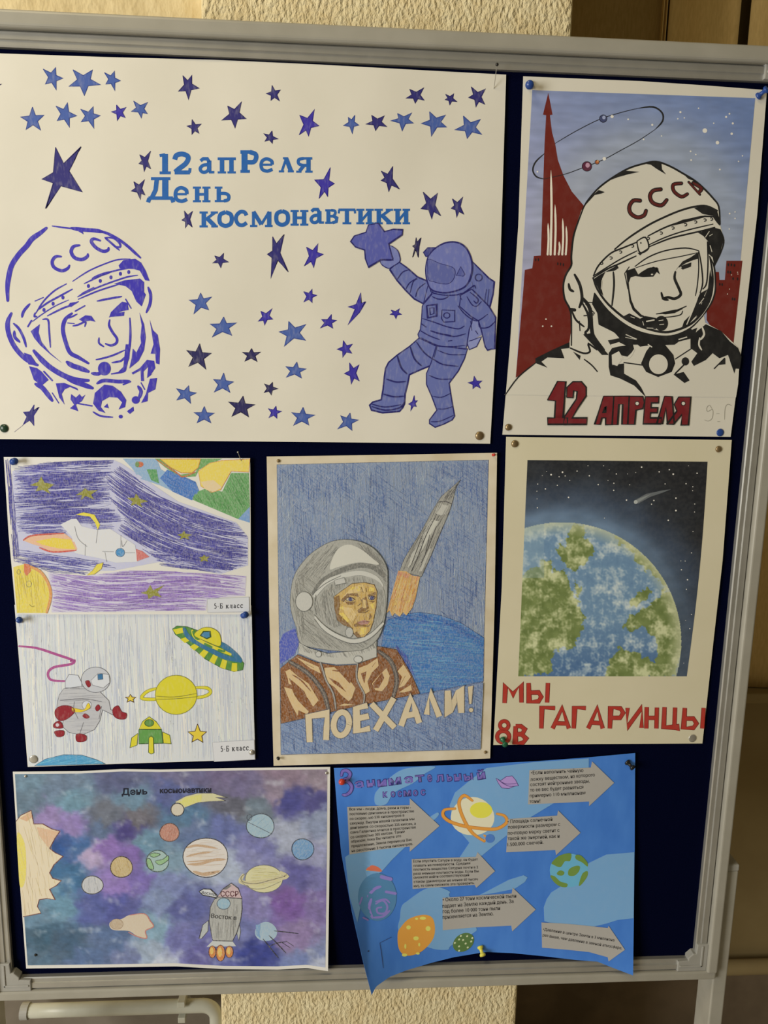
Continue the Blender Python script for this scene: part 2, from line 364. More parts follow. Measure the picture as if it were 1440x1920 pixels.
ARTS = []
class Art:
    def __init__(s, poster, name, mat='ink', reg='X', parent=None, label=None, stuff=False, base=0):
        s.p, s.name, s.mat, s.par, s.label, s.stuff, s.base = poster, name, mat, parent, label, stuff, base
        s.V, s.F, s.C = [], [], []; s.reg(reg); s.obj = None; ARTS.append(s)
    def reg(s, r): s.r = REG[r]; return s
    def T(s, pts): return [(s.r[0] + x / s.r[2], s.r[1] + y / s.r[2]) for x, y in pp(pts)]
    def _add(s, pts, tris, col, L, raw=None):
        o = len(s.V); c = raw or s.p.alb(col)
        s.V += [(x, y, L + s.base) for x, y in pts]
        s.F += [[i + o for i in t] for t in tris]; s.C += [c] * len(tris)
    def fill(s, pts, col, L=1, sm=False, holes=(), out=None, ow=1.2, conv=True, sub=22):
        q = s.T(pts) if conv else pp(pts)
        if sm: q = catmull(q, True, 5)
        hs = [s.T(h) if conv else pp(h) for h in holes]
        loops = [[Vector((x, y, 0)) for x, y in l] for l in [q] + hs]
        flat = [v for l in loops for v in l]
        tris = [list(t) for t in tessellate_polygon(loops)]
        pts2 = [(v.x, v.y) for v in flat]
        # split long edges so that the layer follows the bend of the sheet
        for _ in range(7):
            mid = {}; new = []; again = False
            for t in tris:
                es = [(t[k], t[(k + 1) % 3]) for k in range(3)]
                ln = [math.hypot(pts2[a][0] - pts2[b][0], pts2[a][1] - pts2[b][1]) for a, b in es]
                k = ln.index(max(ln))
                if ln[k] <= sub: new.append(t); continue
                again = True; a, b = es[k]; c = t[(k + 2) % 3]; key = (min(a, b), max(a, b))
                if key not in mid:
                    mid[key] = len(pts2); pts2.append(((pts2[a][0] + pts2[b][0]) / 2, (pts2[a][1] + pts2[b][1]) / 2))
                mm = mid[key]; new += [[a, mm, c], [mm, b, c]]
            tris = new
            if not again: break
        s._add(pts2, tris, col, L)
        if out: s.line(q + [q[0]], ow, out, L + 1, sm=False, conv=False)
        for h in hs:
            if out: s.line(h + [h[0]], ow, out, L + 1, sm=False, conv=False)
        return s
    def line(s, pts, w, col, L=2, sm=True, taper=(0.7, 0.7), conv=True, raw=None, cap=True):
        """w in photo pixels, or in zoom pixels when conv"""
        q = s.T(pts) if conv else pp(pts)
        if conv: w = w / s.r[2]
        if sm and len(q) > 2: q = catmull(q, False, 4)
        else:
            q2 = [q[0]]
            for a, b in zip(q, q[1:]):
                d = math.hypot(b[0] - a[0], b[1] - a[1]); k = max(1, int(d / 25))
                q2 += [(a[0] + (b[0] - a[0]) * i / k, a[1] + (b[1] - a[1]) * i / k) for i in range(1, k + 1)]
            q = q2
        n = len(q); pts2 = []; tris = []
        for i, p in enumerate(q):
            a, b = q[max(i - 1, 0)], q[min(i + 1, n - 1)]
            d = (b[0] - a[0], b[1] - a[1]); l = math.hypot(*d) or 1; nx, ny = -d[1] / l, d[0] / l
            t = i / (n - 1) if n > 1 else 0
            ww = w / 2 * min(1, taper[0] + (1 - taper[0]) * t * 5, taper[1] + (1 - taper[1]) * (1 - t) * 5)
            # keep the width through corners
            if 0 < i < n - 1:
                e1 = (p[0] - a[0], p[1] - a[1]); e2 = (b[0] - p[0], b[1] - p[1])
                c = (e1[0] * e2[0] + e1[1] * e2[1]) / ((math.hypot(*e1) * math.hypot(*e2)) or 1)
                ww /= max(0.6, math.sqrt(max(0.0, (1 + c) / 2)))
            pts2 += [(p[0] + nx * ww, p[1] + ny * ww), (p[0] - nx * ww, p[1] - ny * ww)]
        for i in range(n - 1): tris.append([2 * i, 2 * i + 1, 2 * i + 3, 2 * i + 2])
        if w > 3 and cap:                            # rounded ends
            for i, sg in ((0, -1), (n - 1, 1)):
                a, b = pts2[2 * i], pts2[2 * i + 1]; c = ((a[0] + b[0]) / 2, (a[1] + b[1]) / 2)
                rr = math.hypot(a[0] - b[0], a[1] - b[1]) / 2; g0 = math.atan2(a[1] - c[1], a[0] - c[0])
                k0 = len(pts2); pts2.append(c)
                for k in range(7): pts2.append((c[0] + rr * math.cos(g0 - sg * math.pi * k / 6), c[1] + rr * math.sin(g0 - sg * math.pi * k / 6)))
                for k in range(6): tris.append([k0, k0 + 1 + k, k0 + 2 + k])
        s._add(pts2, tris, col, L, raw); return s
    def ell(s, cx, cy, rx, ry, col, L=1, rot=0, out=None, ow=1.2, n=28, wob=0.0):
        r = math.radians(rot); q = []
        for k in range(n):
            g = 2 * math.pi * k / n; f = 1 + wob * math.sin(3 * g + cx)
            x, y = rx * f * math.cos(g), ry * f * math.sin(g)
            q.append((cx + x * math.cos(r) - y * math.sin(r), cy + x * math.sin(r) + y * math.cos(r)))
        return s.fill(q, col, L, out=out, ow=ow)
    def ring(s, cx, cy, rx, ry, w, col, L=2, a0=0, a1=360, rot=0, taper=(1, 1)):
        r = math.radians(rot); q = []; n = 26
        for k in range(n + 1):
            g = math.radians(a0 + (a1 - a0) * k / n); x, y = rx * math.cos(g), ry * math.sin(g)
            q.append((cx + x * math.cos(r) - y * math.sin(r), cy + x * math.sin(r) + y * math.cos(r)))
        return s.line(q, w, col, L, sm=False, taper=taper)
    def star(s, tips, col, out, L=1, k=0.50, ow=1.6):
        t = s.T(tips); m = (sum(p[0] for p in t) / 5, sum(p[1] for p in t) / 5); q = []
        for i in range(5):
            a, b = t[i], t[(i + 1) % 5]; c = ((a[0] + b[0]) / 2, (a[1] + b[1]) / 2)
            q += [a, (m[0] + (c[0] - m[0]) * k, m[1] + (c[1] - m[1]) * k)]
        s.fill(q, col, L, out=out, ow=ow, conv=False); return s
    def text(s, body, a, b, hgt, col, L=2, bold=0.0, shear=0.0):
        """baseline from a to b (zoom pixels), cap height hgt (zoom pixels)"""
        vs, fs = glyphs(body, bold, shear); (ax, ay), (bx_, by_) = s.T([a, b]); hgt /= s.r[2]
        x0 = min(v[0] for v in vs); x1 = max(v[0] for v in vs); wd = (x1 - x0) or 1
        d = (bx_ - ax, by_ - ay); l = math.hypot(*d); up = (d[1] / l, -d[0] / l); k = hgt / 0.72
        q = [(ax + d[0] * (v[0] - x0) / wd + up[0] * v[1] * k, ay + d[1] * (v[0] - x0) / wd + up[1] * v[1] * k) for v in vs]
        s._add(q, fs, col, L); return s
    def field(s, uvfun, n, m, fun, L=1):
        """a painted area: colour per vertex"""
        s.vc = []; o = len(s.V)
        for j in range(m + 1):
            for i in range(n + 1):
                x, y = uvfun(i / n, j / m); s.V.append((x, y, L + s.base)); s.vc.append(s.p.alb(fun(x, y)))
        for j in range(m):
            for i in range(n): a = o + j * (n + 1) + i; s.F.append([a, a + n + 1, a + n + 2, a + 1]); s.C.append(None)
        return s
    def build(s):
        if s.obj or not s.F: return s.obj
        par = s.par.build() if s.par else s.p.root
        V = [P(x, y, s.p.h(x, y) + 0.00010 + L * LAY) for x, y, L in s.V]
        s.obj = link_mesh(s.name, V, s.F, MAT[s.mat], par, True)
        at = s.obj.data.color_attributes.new('Col', 'FLOAT_COLOR', 'CORNER'); buf = []
        for f, c in zip(s.F, s.C):
            for i in f: cc = c or s.vc[i]; buf += [cc[0], cc[1], cc[2], 1.0]
        at.data.foreach_set('color', buf)
        if s.label: s.obj['label'] = s.label
        if s.stuff: s.obj['kind'] = 'stuff'
        return s.obj

def inside(p, poly):
    x, y = p; r = False; n = len(poly)
    for i in range(n):
        x1, y1 = poly[i]; x2, y2 = poly[i - 1]
        if (y1 > y) != (y2 > y) and x < (x2 - x1) * (y - y1) / (y2 - y1) + x1: r = not r
    return r
def wave(seed, base, amp=0.0006):
    return lambda x, y: base + amp * (math.sin(x / 83 + seed) * math.sin(y / 97 + 1.7 * seed) + 0.6 * math.sin(x / 41 + 2.3 * seed + y / 160))
def quad(a, b, c, d):
    return lambda u, v: tuple((1 - v) * ((1 - u) * a[k] + u * b[k]) + v * ((1 - u) * d[k] + u * c[k]) for k in (0, 1))
def mix(a, b, t): t = max(0, min(1, t)); return tuple(x + (y - x) * t for x, y in zip(a, b))
def ns(x, y, sc, z=0): return noise.noise(Vector((x / sc, y / sc, z)))
def hatch(art, poly, ang, n, ln, w, cols, rnd, L=2, jit=6, curve=0.0, dens=None, conv=True):
    """pencil strokes scattered inside a polygon"""
    q = art.T(poly) if conv else pp(poly); xs = [p[0] for p in q]; ys = [p[1] for p in q]
    k = 0; tries = 0
    while k < n and tries < n * 12:
        tries += 1
        x, y = rnd.uniform(min(xs), max(xs)), rnd.uniform(min(ys), max(ys))
        if not inside((x, y), q) or (dens and rnd.random() > dens(x, y)): continue
        a = math.radians((ang(x, y) if callable(ang) else ang) + rnd.uniform(-jit, jit)); l = rnd.uniform(*ln) / 2
        e1, e2 = (x - math.cos(a) * l, y - math.sin(a) * l), (x + math.cos(a) * l, y + math.sin(a) * l)
        for _ in range(6):
            if inside(e1, q): break
            e1 = ((e1[0] + x) / 2, (e1[1] + y) / 2)
        for _ in range(6):
            if inside(e2, q): break
            e2 = ((e2[0] + x) / 2, (e2[1] + y) / 2)
        c = rnd.choice(cols); f = rnd.uniform(0.88, 1.12); c = tuple(min(255, v * f) for v in c)
        art.line([e1, (x + curve * math.sin(a), y - curve * math.cos(a)), e2] if curve else [e1, e2], rnd.uniform(*w), c, L, sm=False, taper=(0.4, 0.4), conv=False); k += 1
# ================================================================== poster: blue stars and two cosmonauts
rnd = random.Random(7)
def h1(x, y):
    return 0.0035 + 0.0005 * (math.sin(x / 83) * math.sin(y / 97) + 0.6 * math.sin(x / 37 + y / 160))
p1 = Poster('drawn_poster', 'large white poster of blue stars and two blue marker cosmonauts', 'poster',
            '-62,98 200,107 400,112 600,121 780,131 949,140', '949,140 938,500 919,832', '-28,823 300,826 600,829 919,832', '-62,98 -46,450 -28,823', h1, (215, 208, 190), MAT['paper'], 110, 60)
MID, MIDO = (72, 94, 152), (44, 62, 128)
VIO, VIOO = (62, 52, 150), (40, 28, 120)
DRK, DRKO = (52, 48, 108), (34, 28, 84)
NVY, NVYO = (46, 42, 84), (26, 20, 58)
def stars(reg, sets):
    for col, out, lst in sets:
        for t in lst:
            a = Art(p1, 'drawn_star', 'ink', reg)
            q = pp(t)
            if len(q) == 5: a.star(q, col, out)
            else: a.fill(q, col, 1, out=out, ow=1.6)
stars('A', [(MID, MIDO, ['242,118 312,110 353,170 316,236 256,203', '410,122 520,124 565,206 474,267 388,215', '587,138 643,130 676,184 646,240 596,203',
        '182,332 246,378 228,462 146,458 116,388', '314,326 378,308 431,382 391,446 322,408', '453,344 524,330 563,380 528,452 457,415', '751,298 830,306 828,370 796,394 739,356']),
    (VIO, VIOO, ['655,320 708,334 704,392 660,408 627,358']),
    (DRK, DRKO, ['1028,155 1078,153 1119,226 1060,290 1004,244', '1280,326 1358,302 1384,398 1322,450 1248,406', '1080,402 1131,428 1118,480 1080,486 1052,438',
        '312,558 358,650 456,556 388,692 462,810 342,775 257,903 300,760 236,738 300,700', '785,600 846,580 846,680 812,695 782,650', '752,752 812,740 814,828 790,852 738,804', '1036,916 1082,918 1080,1008 1044,1012 1024,968', '-30,190 8,204 -8,222 -30,240 -50,210'])])
stars('B', [(DRK, DRKO, ['90,210 136,236 132,298 84,294 58,256', '90,466 124,512 92,536 50,524 44,482', '650,378 722,382 736,442 672,464 618,428', '864,232 944,224 946,294 896,310 844,282',
        '1066,260 1112,258 1130,302 1090,320 1064,290', '1210,218 1290,230 1286,318 1238,332 1196,278', '704,692 768,666 806,794 748,808 704,744', '940,810 1020,816 1038,944 990,962 928,904', '1104,848 1162,838 1168,936 1130,952 1098,902']),
    (VIO, VIOO, ['245,378 328,346 353,437 294,496 244,488', '418,672 440,762 402,836 356,846 330,742']),
    (MID, MIDO, ['556,378 578,434 542,482 492,436 520,390', '796,368 876,366 886,422 822,466 758,408', '976,358 1066,378 1072,444 986,496 930,424', '1166,382 1262,402 1270,486 1188,508 1118,460'])])
stars('D', [(DRK, DRKO, ['388,226 452,208 486,270 432,310 374,276', '800,90 828,140 880,75 852,205 910,340 836,258 788,385 796,240 764,215 800,190']),
    (VIO, VIOO, ['1040,164 1122,140 1160,214 1090,310 1026,298', '716,620 796,602 800,676 742,718 698,692', '1020,480 1080,464 1114,506 1080,558 1022,554', '1302,828 1366,854 1362,918 1298,946 1258,890', '1346,986 1412,1000 1414,1116 1360,1138 1310,1062', '1218,642 1254,684 1228,740 1138,738 1148,680', '824,1294 864,1330 830,1380 774,1376 770,1312']),
    (MID, MIDO, ['288,490 366,518 346,610 240,638 206,540', '452,660 544,702 510,790 370,802 356,712', '914,692 1036,714 1034,826 882,868 846,766', '972,980 1038,1030 1006,1094 896,1088 894,1014', '452,1058 522,1122 498,1196 384,1194 380,1104',
        '204,1148 258,1200 218,1274 118,1250 116,1170', '314,1296 386,1344 362,1412 262,1412 242,1340', '1016,1302 1100,1358 1058,1428 948,1430 936,1340', '1350,1342 1410,1392 1364,1466 1262,1456 1284,1362']),
    (NVY, NVYO, ['282,850 364,918 326,1032 204,1012 190,898', '650,884 714,910 690,976 602,974 586,912', '590,1222 674,1284 630,1370 510,1366 486,1264', '800,1124 838,1170 790,1214 740,1198 742,1136'])])
stars('E', [(VIO, VIOO, ['202,650 206,735 242,722 192,810 98,912 158,785 100,766 165,745', '450,792 520,782 536,826 490,862 442,826', '1130,1332 1194,1372 1182,1430 1120,1434 1080,1386', '640,1490 664,1532 656,1580 610,1616 594,1562']),
    (NVY, NVYO, ['655,198 665,235 694,200 680,270 672,360 652,300 628,358 645,285 628,268 648,255'])])
a = Art(p1, 'drawn_star', 'ink', 'C').star('288,1570 328,1590 284,1746 195,1740 198,1634', DRK, VIOO); a.line('195,1742 120,1800', 4, (90, 80, 110))

# cut-out slab letters
SL = '.02,.95 .46,.95|.1'; SR = '.54,.95 .98,.95|.1'; TL = '.02,.06 .46,.06|.1'; TR = '.54,.06 .98,.06|.1'; S1 = '.25,.05 .25,.95|.21'; S2 = '.75,.05 .75,.95|.21'
SLAB = {'1': ['.5,.05 .5,.95|.2', '.12,.95 .9,.95|.1', '.12,.13 .5,.08|.1'], '2': ['.1,.32 .2,.12 .5,.05 .8,.14 .85,.3 .7,.52 .35,.75 .12,.92|.17', '.1,.93 .95,.93|.14', '.92,.95 .96,.72|.1'],
 'а': ['.14,.22 .3,.09 .56,.09 .68,.28|.15', '.68,.2 .68,.92|.2', '.66,.93 1,.93|.11', '.68,.45 .3,.5 .12,.7 .22,.9 .45,.92 .68,.75|.15'], 'п': [S1, S2, '.02,.06 .98,.06|.13', SL, SR],
 'Р': ['.25,.05 .25,.95|.2', '.02,.95 .55,.95|.1', '.02,.06 .6,.06|.12', '.55,.06 .86,.15 .9,.34 .75,.52 .3,.52|.15'], 'е': ['.12,.48 .88,.48|.11', '.88,.48 .84,.22 .5,.07 .2,.2 .1,.5 .2,.82 .55,.93 .9,.8|.17'],
 'Λ': ['.2,.95 .5,.05|.12', '.48,.05 .82,.95|.22', '0,.95 .35,.95|.1', '.6,.95 1,.95|.1', '.28,.06 .58,.06|.1'], 'я': [S2, '.98,.06 .4,.06|.12', '.45,.06 .16,.14 .15,.4 .4,.52 .75,.52|.15', '.48,.52 .2,.9|.17', '0,.95 .32,.95|.1', '.55,.95 1,.95|.1'],
 'Д': ['.68,.05 .68,.82|.18', '.12,.05 .88,.05|.09', '.35,.05 .3,.5 .15,.82|.13', '.02,.83 .98,.83|.1', '.06,.83 .0,1|.12', '.94,.83 1,1|.12'], 'н': [S1, S2, '.25,.5 .75,.5|.13', SL, SR, TL, TR],
 'ь': ['.28,.05 .28,.95|.2', '.03,.06 .5,.06|.1', '.03,.94 .6,.94|.1', '.28,.45 .7,.45 .9,.6 .86,.85 .6,.93|.16'], 'к': [S1, SL, TL, '.35,.5 .85,.06|.13', '.42,.42 .85,.94|.2', '.62,.06 1,.06|.1', '.65,.95 1,.95|.1'],
 'о': ['.5,.06 .18,.2 .1,.5 .18,.8 .5,.94 .82,.8 .9,.5 .82,.2 .5,.06|.19'], 'с': ['.88,.3 .75,.1 .45,.06 .16,.3 .12,.6 .3,.88 .6,.94 .9,.78|.18'], 'м': ['.15,.05 .15,.95|.13', '.85,.05 .85,.95|.2', '.15,.05 .5,.85|.18', '.5,.85 .85,.05|.12', '0,.95 .32,.95|.1', '.66,.95 1,.95|.1'],
 'в': ['.28,.05 .28,.95|.2', '.04,.06 .6,.06|.11', '.04,.94 .6,.94|.11', '.5,.06 .76,.1 .8,.28 .65,.46 .28,.47|.14', '.65,.47 .92,.6 .88,.85 .6,.94|.16'], 'т': ['.5,.05 .5,.95|.2', '.02,.06 .98,.06|.12', '.05,.06 .03,.3|.1', '.95,.06 .97,.3|.1', '.25,.95 .75,.95|.1'],
 'и': [S1, S2, '.25,.85 .75,.15|.12', SL, SR, TL, TR], 'л': ['.3,.06 .27,.6 .1,.92|.13', S2, '.15,.06 .98,.06|.1', SR], '5': ['.8,.06 .3,.06 .25,.42 .6,.4 .85,.6 .75,.88 .4,.95 .12,.85|.13'], '-': ['.1,.6 .9,.6|.1'], 'Б': ['.25,.05 .25,.95|.16', '.05,.06 .85,.06 .87,.25|.09', '.05,.95 .6,.95|.09', '.25,.47 .65,.47 .9,.65 .8,.9 .6,.95|.13']}
def slab(poster, ch, x0, y0, x1, y1, col, bold=1.0, L=2, art=None, parent=None):
    a = art or Art(poster, 'cut_out_letter', 'flat', parent=parent)
    for st in SLAB[ch]:
        q, wd = st.split('|'); pts = [(x0 + x * (x1 - x0), y0 + y * (y1 - y0)) for x, y in pp(q)]
        a.line(pts, float(wd) * (y1 - y0) * bold, col, L, sm=len(pts) > 4, taper=(1, 1), conv=False, cap=False)
    return a
BLU = (36, 94, 158)
def word(reg, items):
    rx, ry, sc = REG[reg]
    for ch, x0, y0, x1, y1 in items: slab(p1, ch, rx + x0 / sc, ry + y0 / sc, rx + x1 / sc, ry + y1 / sc, BLU, 1.38)
word('A', [('1', 888, 590, 968, 708), ('2', 972, 590, 1073, 708), ('а', 1115, 615, 1205, 705), ('п', 1222, 618, 1328, 704), ('Р', 1350, 578, 1450, 700), ('Д', 832, 728, 975, 868), ('е', 978, 780, 1060, 868), ('н', 1083, 780, 1185, 866), ('ь', 1205, 780, 1295, 866),
           ('к', 1120, 920, 1225, 1008), ('о', 1225, 918, 1312, 1006), ('с', 1318, 916, 1395, 1002), ('м', 1406, 916, 1533, 1006)])
word('B', [('е', 20, 618, 100, 698), ('Λ', 128, 615, 212, 698), ('я', 226, 616, 318, 700), ('о', 105, 912, 188, 1000), ('н', 192, 912, 296, 998), ('а', 300, 900, 382, 988), ('в', 386, 908, 460, 988), ('т', 462, 905, 560, 990), ('и', 562, 905, 664, 990), ('к', 664, 905, 770, 990), ('и', 772, 905, 868, 990)])

# blue line portrait of a cosmonaut in a helmet
C1 = (62, 52, 160)
a = Art(p1, 'cosmonaut_portrait', 'ink', 'C', label='blue marker portrait of a cosmonaut in a helmet')
for wd, t in [(44, '390,80 340,120 270,170 225,230 160,300 100,390 75,480 62,580 65,690'), (14, '440,62 560,78 640,88'), (34, '600,80 690,92 800,100 870,112'), (24, '840,110 900,122 1000,175 1080,235 1140,290 1185,330'), (28, '515,320 470,320 440,360 455,410 520,440 570,420 585,395'),
    (30, '670,225 620,235 600,280 630,330 690,345 735,320 740,300'), (28, '845,185 790,170 770,195 810,245 870,275 910,265 915,245'), (18, '885,160 920,190 1005,265'), (18, '890,160 960,165 1010,210 1010,240 965,235'), (12, '610,530 750,440 900,375 1000,345 1100,340'),
    (14, '710,548 800,505 900,460 1000,432 1080,420'), (24, '780,505 850,475 930,450'), (14, '655,660 800,590 900,550 1000,515 1080,490 1160,478'), (14, '660,680 800,620 900,585 1000,555'), (14, '300,800 350,720 400,660 470,600 560,550'), (16, '320,770 400,710 500,655 610,595'),
    (10, '270,870 350,810 460,740 580,685'), (16, '400,820 520,760 600,730 660,700'), (16, '295,795 290,825 310,825'), (16, '295,695 365,665'), (24, '185,830 200,780 250,720'), (26, '1250,580 1270,640 1265,720 1235,790'), (40, '95,800 65,870 70,960 110,1060 170,1140 240,1200 315,1235'),
    (22, '115,885 160,930 200,1010 220,1080'), (26, '120,950 125,1000 165,1040'), (26, '235,910 265,860'), (16, '360,850 405,855 415,960 425,1085'), (34, '605,800 550,850 530,930 550,1030 590,1130 660,1170 745,1220'), (14, '560,840 600,830 650,805'), (16, '570,880 625,885'),
    (22, '635,780 715,735'), (16, '615,905 660,895 720,870 715,910'), (18, '820,695 920,675 1025,657'), (20, '1060,680 1105,755'), (22, '925,855 920,900 950,960 985,1010 980,1050 935,1070 890,1055'), (16, '835,1005 835,1050 875,1080'), (16, '810,1190 880,1175 960,1150 1050,1110'),
    (20, '1095,840 1100,950 1095,1060 1080,1150 1060,1250 1040,1290 940,1310'), (18, '945,1215 1020,1200 1050,1170'), (30, '775,1305 830,1310 860,1280'), (42, '565,1210 610,1240 670,1260 745,1290'), (44, '285,1115 350,1190 430,1260 540,1325 640,1360 745,1365'), (42, '560,1345 640,1380 700,1400 780,1430'),
    (26, '370,1290 440,1365'), (40, '300,1395 360,1430 440,1535'), (16, '440,1470 495,1555'), (22, '660,1560 775,1580'), (32, '820,1390 880,1365 1000,1375 1090,1370'), (24, '1040,1400 1100,1375'), (16, '785,1630 850,1665 950,1675'), (18, '1190,1385 1220,1440'), (30, '1165,1415 1190,1460 1170,1520')]:
    a.line(t, wd, C1, 2, taper=(0.55, 0.55))
for t in ['640,95 705,132 692,90', '1000,395 1040,350 1140,338 1190,370 1230,440 1262,525 1225,520 1180,440 1130,425 1010,420', '655,655 700,620 790,575 800,590 700,640', '960,550 1050,520 1180,505 1215,535 1215,620 1230,640 1195,740 1150,700 1110,610 1060,570 990,555',
    '570,740 590,710 660,700 600,745', '200,1130 260,1150 320,1240 240,1230', '258,950 335,890 325,960 350,1040 420,1130 525,1220 430,1150 340,1070 290,1010', '665,850 720,815 770,820 805,870 760,860 700,870', '985,740 1030,700 1075,710 1085,770 1030,780 985,800 920,835 935,790',
    '915,830 960,800 1050,785 1045,820 980,825', '1060,1060 1100,1060 1090,1180 1050,1280 990,1300 1040,1250', '1175,790 1215,890 1230,1000 1215,1110 1170,1200 1090,1265 1110,1180 1120,1095 1150,1130 1190,1050 1185,1000 1195,900', '1262,850 1290,940 1330,980 1350,1100 1345,1230 1315,1220 1310,1140 1270,1140 1295,1060',
    '245,1245 310,1260 350,1290 410,1360 350,1410 285,1360', '470,1390 540,1385 650,1430 660,1450 590,1420 545,1440 520,1480 545,1570 500,1510', '600,1480 640,1510 670,1480 690,1505 720,1485 690,1540 640,1570 660,1625 590,1600 625,1570 595,1525',
    '880,1400 950,1410 1020,1460 1065,1530 1055,1590 1000,1610 1030,1550 990,1510 920,1505 860,1540 850,1590 890,1640 830,1620 785,1560 800,1470', '875,1590 905,1560 918,1600', '1070,1625 1125,1585 1130,1620 1095,1648',
    '1110,1300 1180,1260 1240,1190 1300,1200 1310,1260 1270,1320 1300,1300 1240,1345 1250,1250 1210,1290 1215,1370 1190,1370 1185,1280 1120,1315', '1265,1350 1325,1345 1310,1440 1250,1470 1245,1540 1190,1555 1230,1480']:
    a.fill(t, C1, 3)
for x, y in ((745, 568), (845, 525), (935, 495), (1015, 465), (1085, 450), (370, 770), (447, 717), (530, 665)): a.ell(x, y, 13, 17, C1, 3, n=10)
a.ell(880, 1265, 54, 58, C1, 4); a.ell(1018, 1670, 18, 16, C1, 3, n=10); a.ell(1145, 1530, 34, 32, C1, 3)

# blue astronaut reaching for a star
AF, AO = (102, 110, 160), (40, 38, 98)
a = Art(p1, 'astronaut_drawing', 'ink', 'E', label='blue pencil astronaut reaching out for a star')
OW1 = 3.0
a.fill('1110,390 1180,460 1250,530 1295,560 1285,660 1260,760 1230,830 1200,900 1110,880 1080,600', AF, 1, out=AO, ow=OW1)
a.fill('680,1020 820,1085 800,1170 775,1245 690,1280 600,1320 585,1400 565,1480 560,1560 545,1590 520,1620 380,1632 290,1610 275,1570 300,1545 370,1525 385,1440 395,1340 405,1270 430,1220 500,1160 600,1090', AF, 2, out=AO, ow=OW1)
a.fill('820,1085 940,1090 1075,1110 1050,1190 1000,1290 925,1390 945,1520 970,1660 950,1690 880,1725 810,1750 765,1720 765,1690 825,1610 780,1490 740,1400 740,1310 775,1230', AF, 4, out=AO, ow=2.2)
a.fill('1070,1050 1110,1040 1190,1010 1150,1090 1090,1115', (140, 145, 185), 5, out=AO, ow=1.8)
a.fill('510,395 580,445 665,520 760,560 800,640 715,740 640,700 570,630 500,550 440,460 470,430', AF, 6, out=AO, ow=OW1)
a.fill('760,560 800,660 1010,660 1110,620 1125,760 1110,900 1090,950 1070,1080 1060,1110 940,1095 820,1085 680,1020 670,990 690,950 700,860 705,760 715,740', AF, 7, out=AO, ow=2.0)
a.fill('770,600 1110,560 1130,640 1000,690 800,690', AF, 8); a.fill('1090,860 1170,880 1200,990 1080,1060 1070,960', (128, 134, 178), 6)
a.fill('1020,670 1110,620 1190,700 1250,760 1305,850 1302,980 1298,1110 1270,1110 1240,1120 1220,1090 1190,960 1165,880 1100,840 1010,760', AF, 9, out=AO, ow=2.4)
a.fill('735,355 716,320 750,282 815,280 775,340', (70, 72, 130), 9, out=AO, ow=2.0)
a.fill('745,380 770,330 820,280 900,240 990,238 1060,280 1105,370 1112,470 1080,570 1020,620 900,650 790,630 750,570 733,470', (110, 116, 168), 11, out=AO, ow=OW1, sm=True)
a.fill('755,375 850,410 950,440 975,480 960,540 920,575 860,575 800,560 755,540 750,450', (94, 100, 152), 13, out=AO, ow=1.1, sm=True)
a.fill('1020,435 1055,500 1040,515 985,508', (88, 94, 150), 13, out=AO, ow=1.1)
a.fill('265,95 345,80 395,150 470,130 545,135 540,175 430,250 445,300 465,380 370,378 265,440 240,370 235,300 160,275 120,230 150,185 245,155', (88, 92, 158), 11, out=AO, ow=2.6)
a.fill('445,265 500,300 520,350 520,395 470,430 430,450 375,420 370,385 465,380 440,300', (118, 124, 172), 10, out=AO, ow=1.8, sm=True)
for wd, t in [(7, '500,540 545,480 605,460'), (7, '570,620 600,570 660,530'), (6, '605,650 630,560 665,535'), (7, '650,685 670,620 730,570'), (9, '705,860 800,890 900,925 1000,945 1050,920'), (12, '770,960 850,985 950,1002'), (8, '690,960 760,1000 850,1035'), (7, '690,1015 830,1080 950,1090 1060,1080'),
    (16, '700,905 735,930'), (9, '860,985 960,1008 1060,985'), (12, '915,1045 950,1040'), (7, '825,1090 800,1180'), (7, '830,1120 930,1155 1060,1155'), (10, '790,1190 870,1235 1000,1252'), (8, '655,1050 720,1140 800,1200'), (10, '605,1090 640,1190 700,1250'), (11, '500,1165 530,1260 580,1315'), (11, '410,1355 490,1380 570,1375'),
    (12, '385,1478 470,1500 555,1495'), (8, '760,1325 840,1355 950,1355'), (6, '785,1495 860,1505 940,1470'), (6, '830,1600 890,1600 955,1580'), (11, '290,1580 400,1610 520,1590 560,1540'), (9, '290,1560 400,1585 530,1565'), (6, '775,1705 850,1700 965,1650'), (9, '770,620 790,650 900,670 1020,660 1100,610 1130,590 1140,615'),
    (9, '785,680 830,700 880,700 920,680'), (8, '995,755 1060,830 1150,880 1240,825'), (9, '1165,880 1180,935 1250,930 1305,880'), (8, '1070,680 1110,745 1150,760 1190,720'), (10, '1095,645 1160,700 1150,735 1125,715'), (7, '1230,620 1215,720'), (7, '1250,620 1235,750'), (8, '1010,670 1030,710'), (7, '1100,880 1110,960'), (10, '1140,960 1160,990')]:
    a.line(t, wd, AO, 14, taper=(0.5, 0.5))
a.line('740,755 822,745 822,840 750,855 740,755', 13, AO, 14, sm=False); a.line('765,775 800,772 800,820 770,830 765,775', 7, AO, 14, sm=False); a.line('865,790 970,795 970,885 880,890 862,860 865,790', 7, AO, 14, sm=False)
a.ring(905, 835, 25, 22, 7, AO, 14); a.ring(1165, 525, 28, 28, 6, AO, 14)

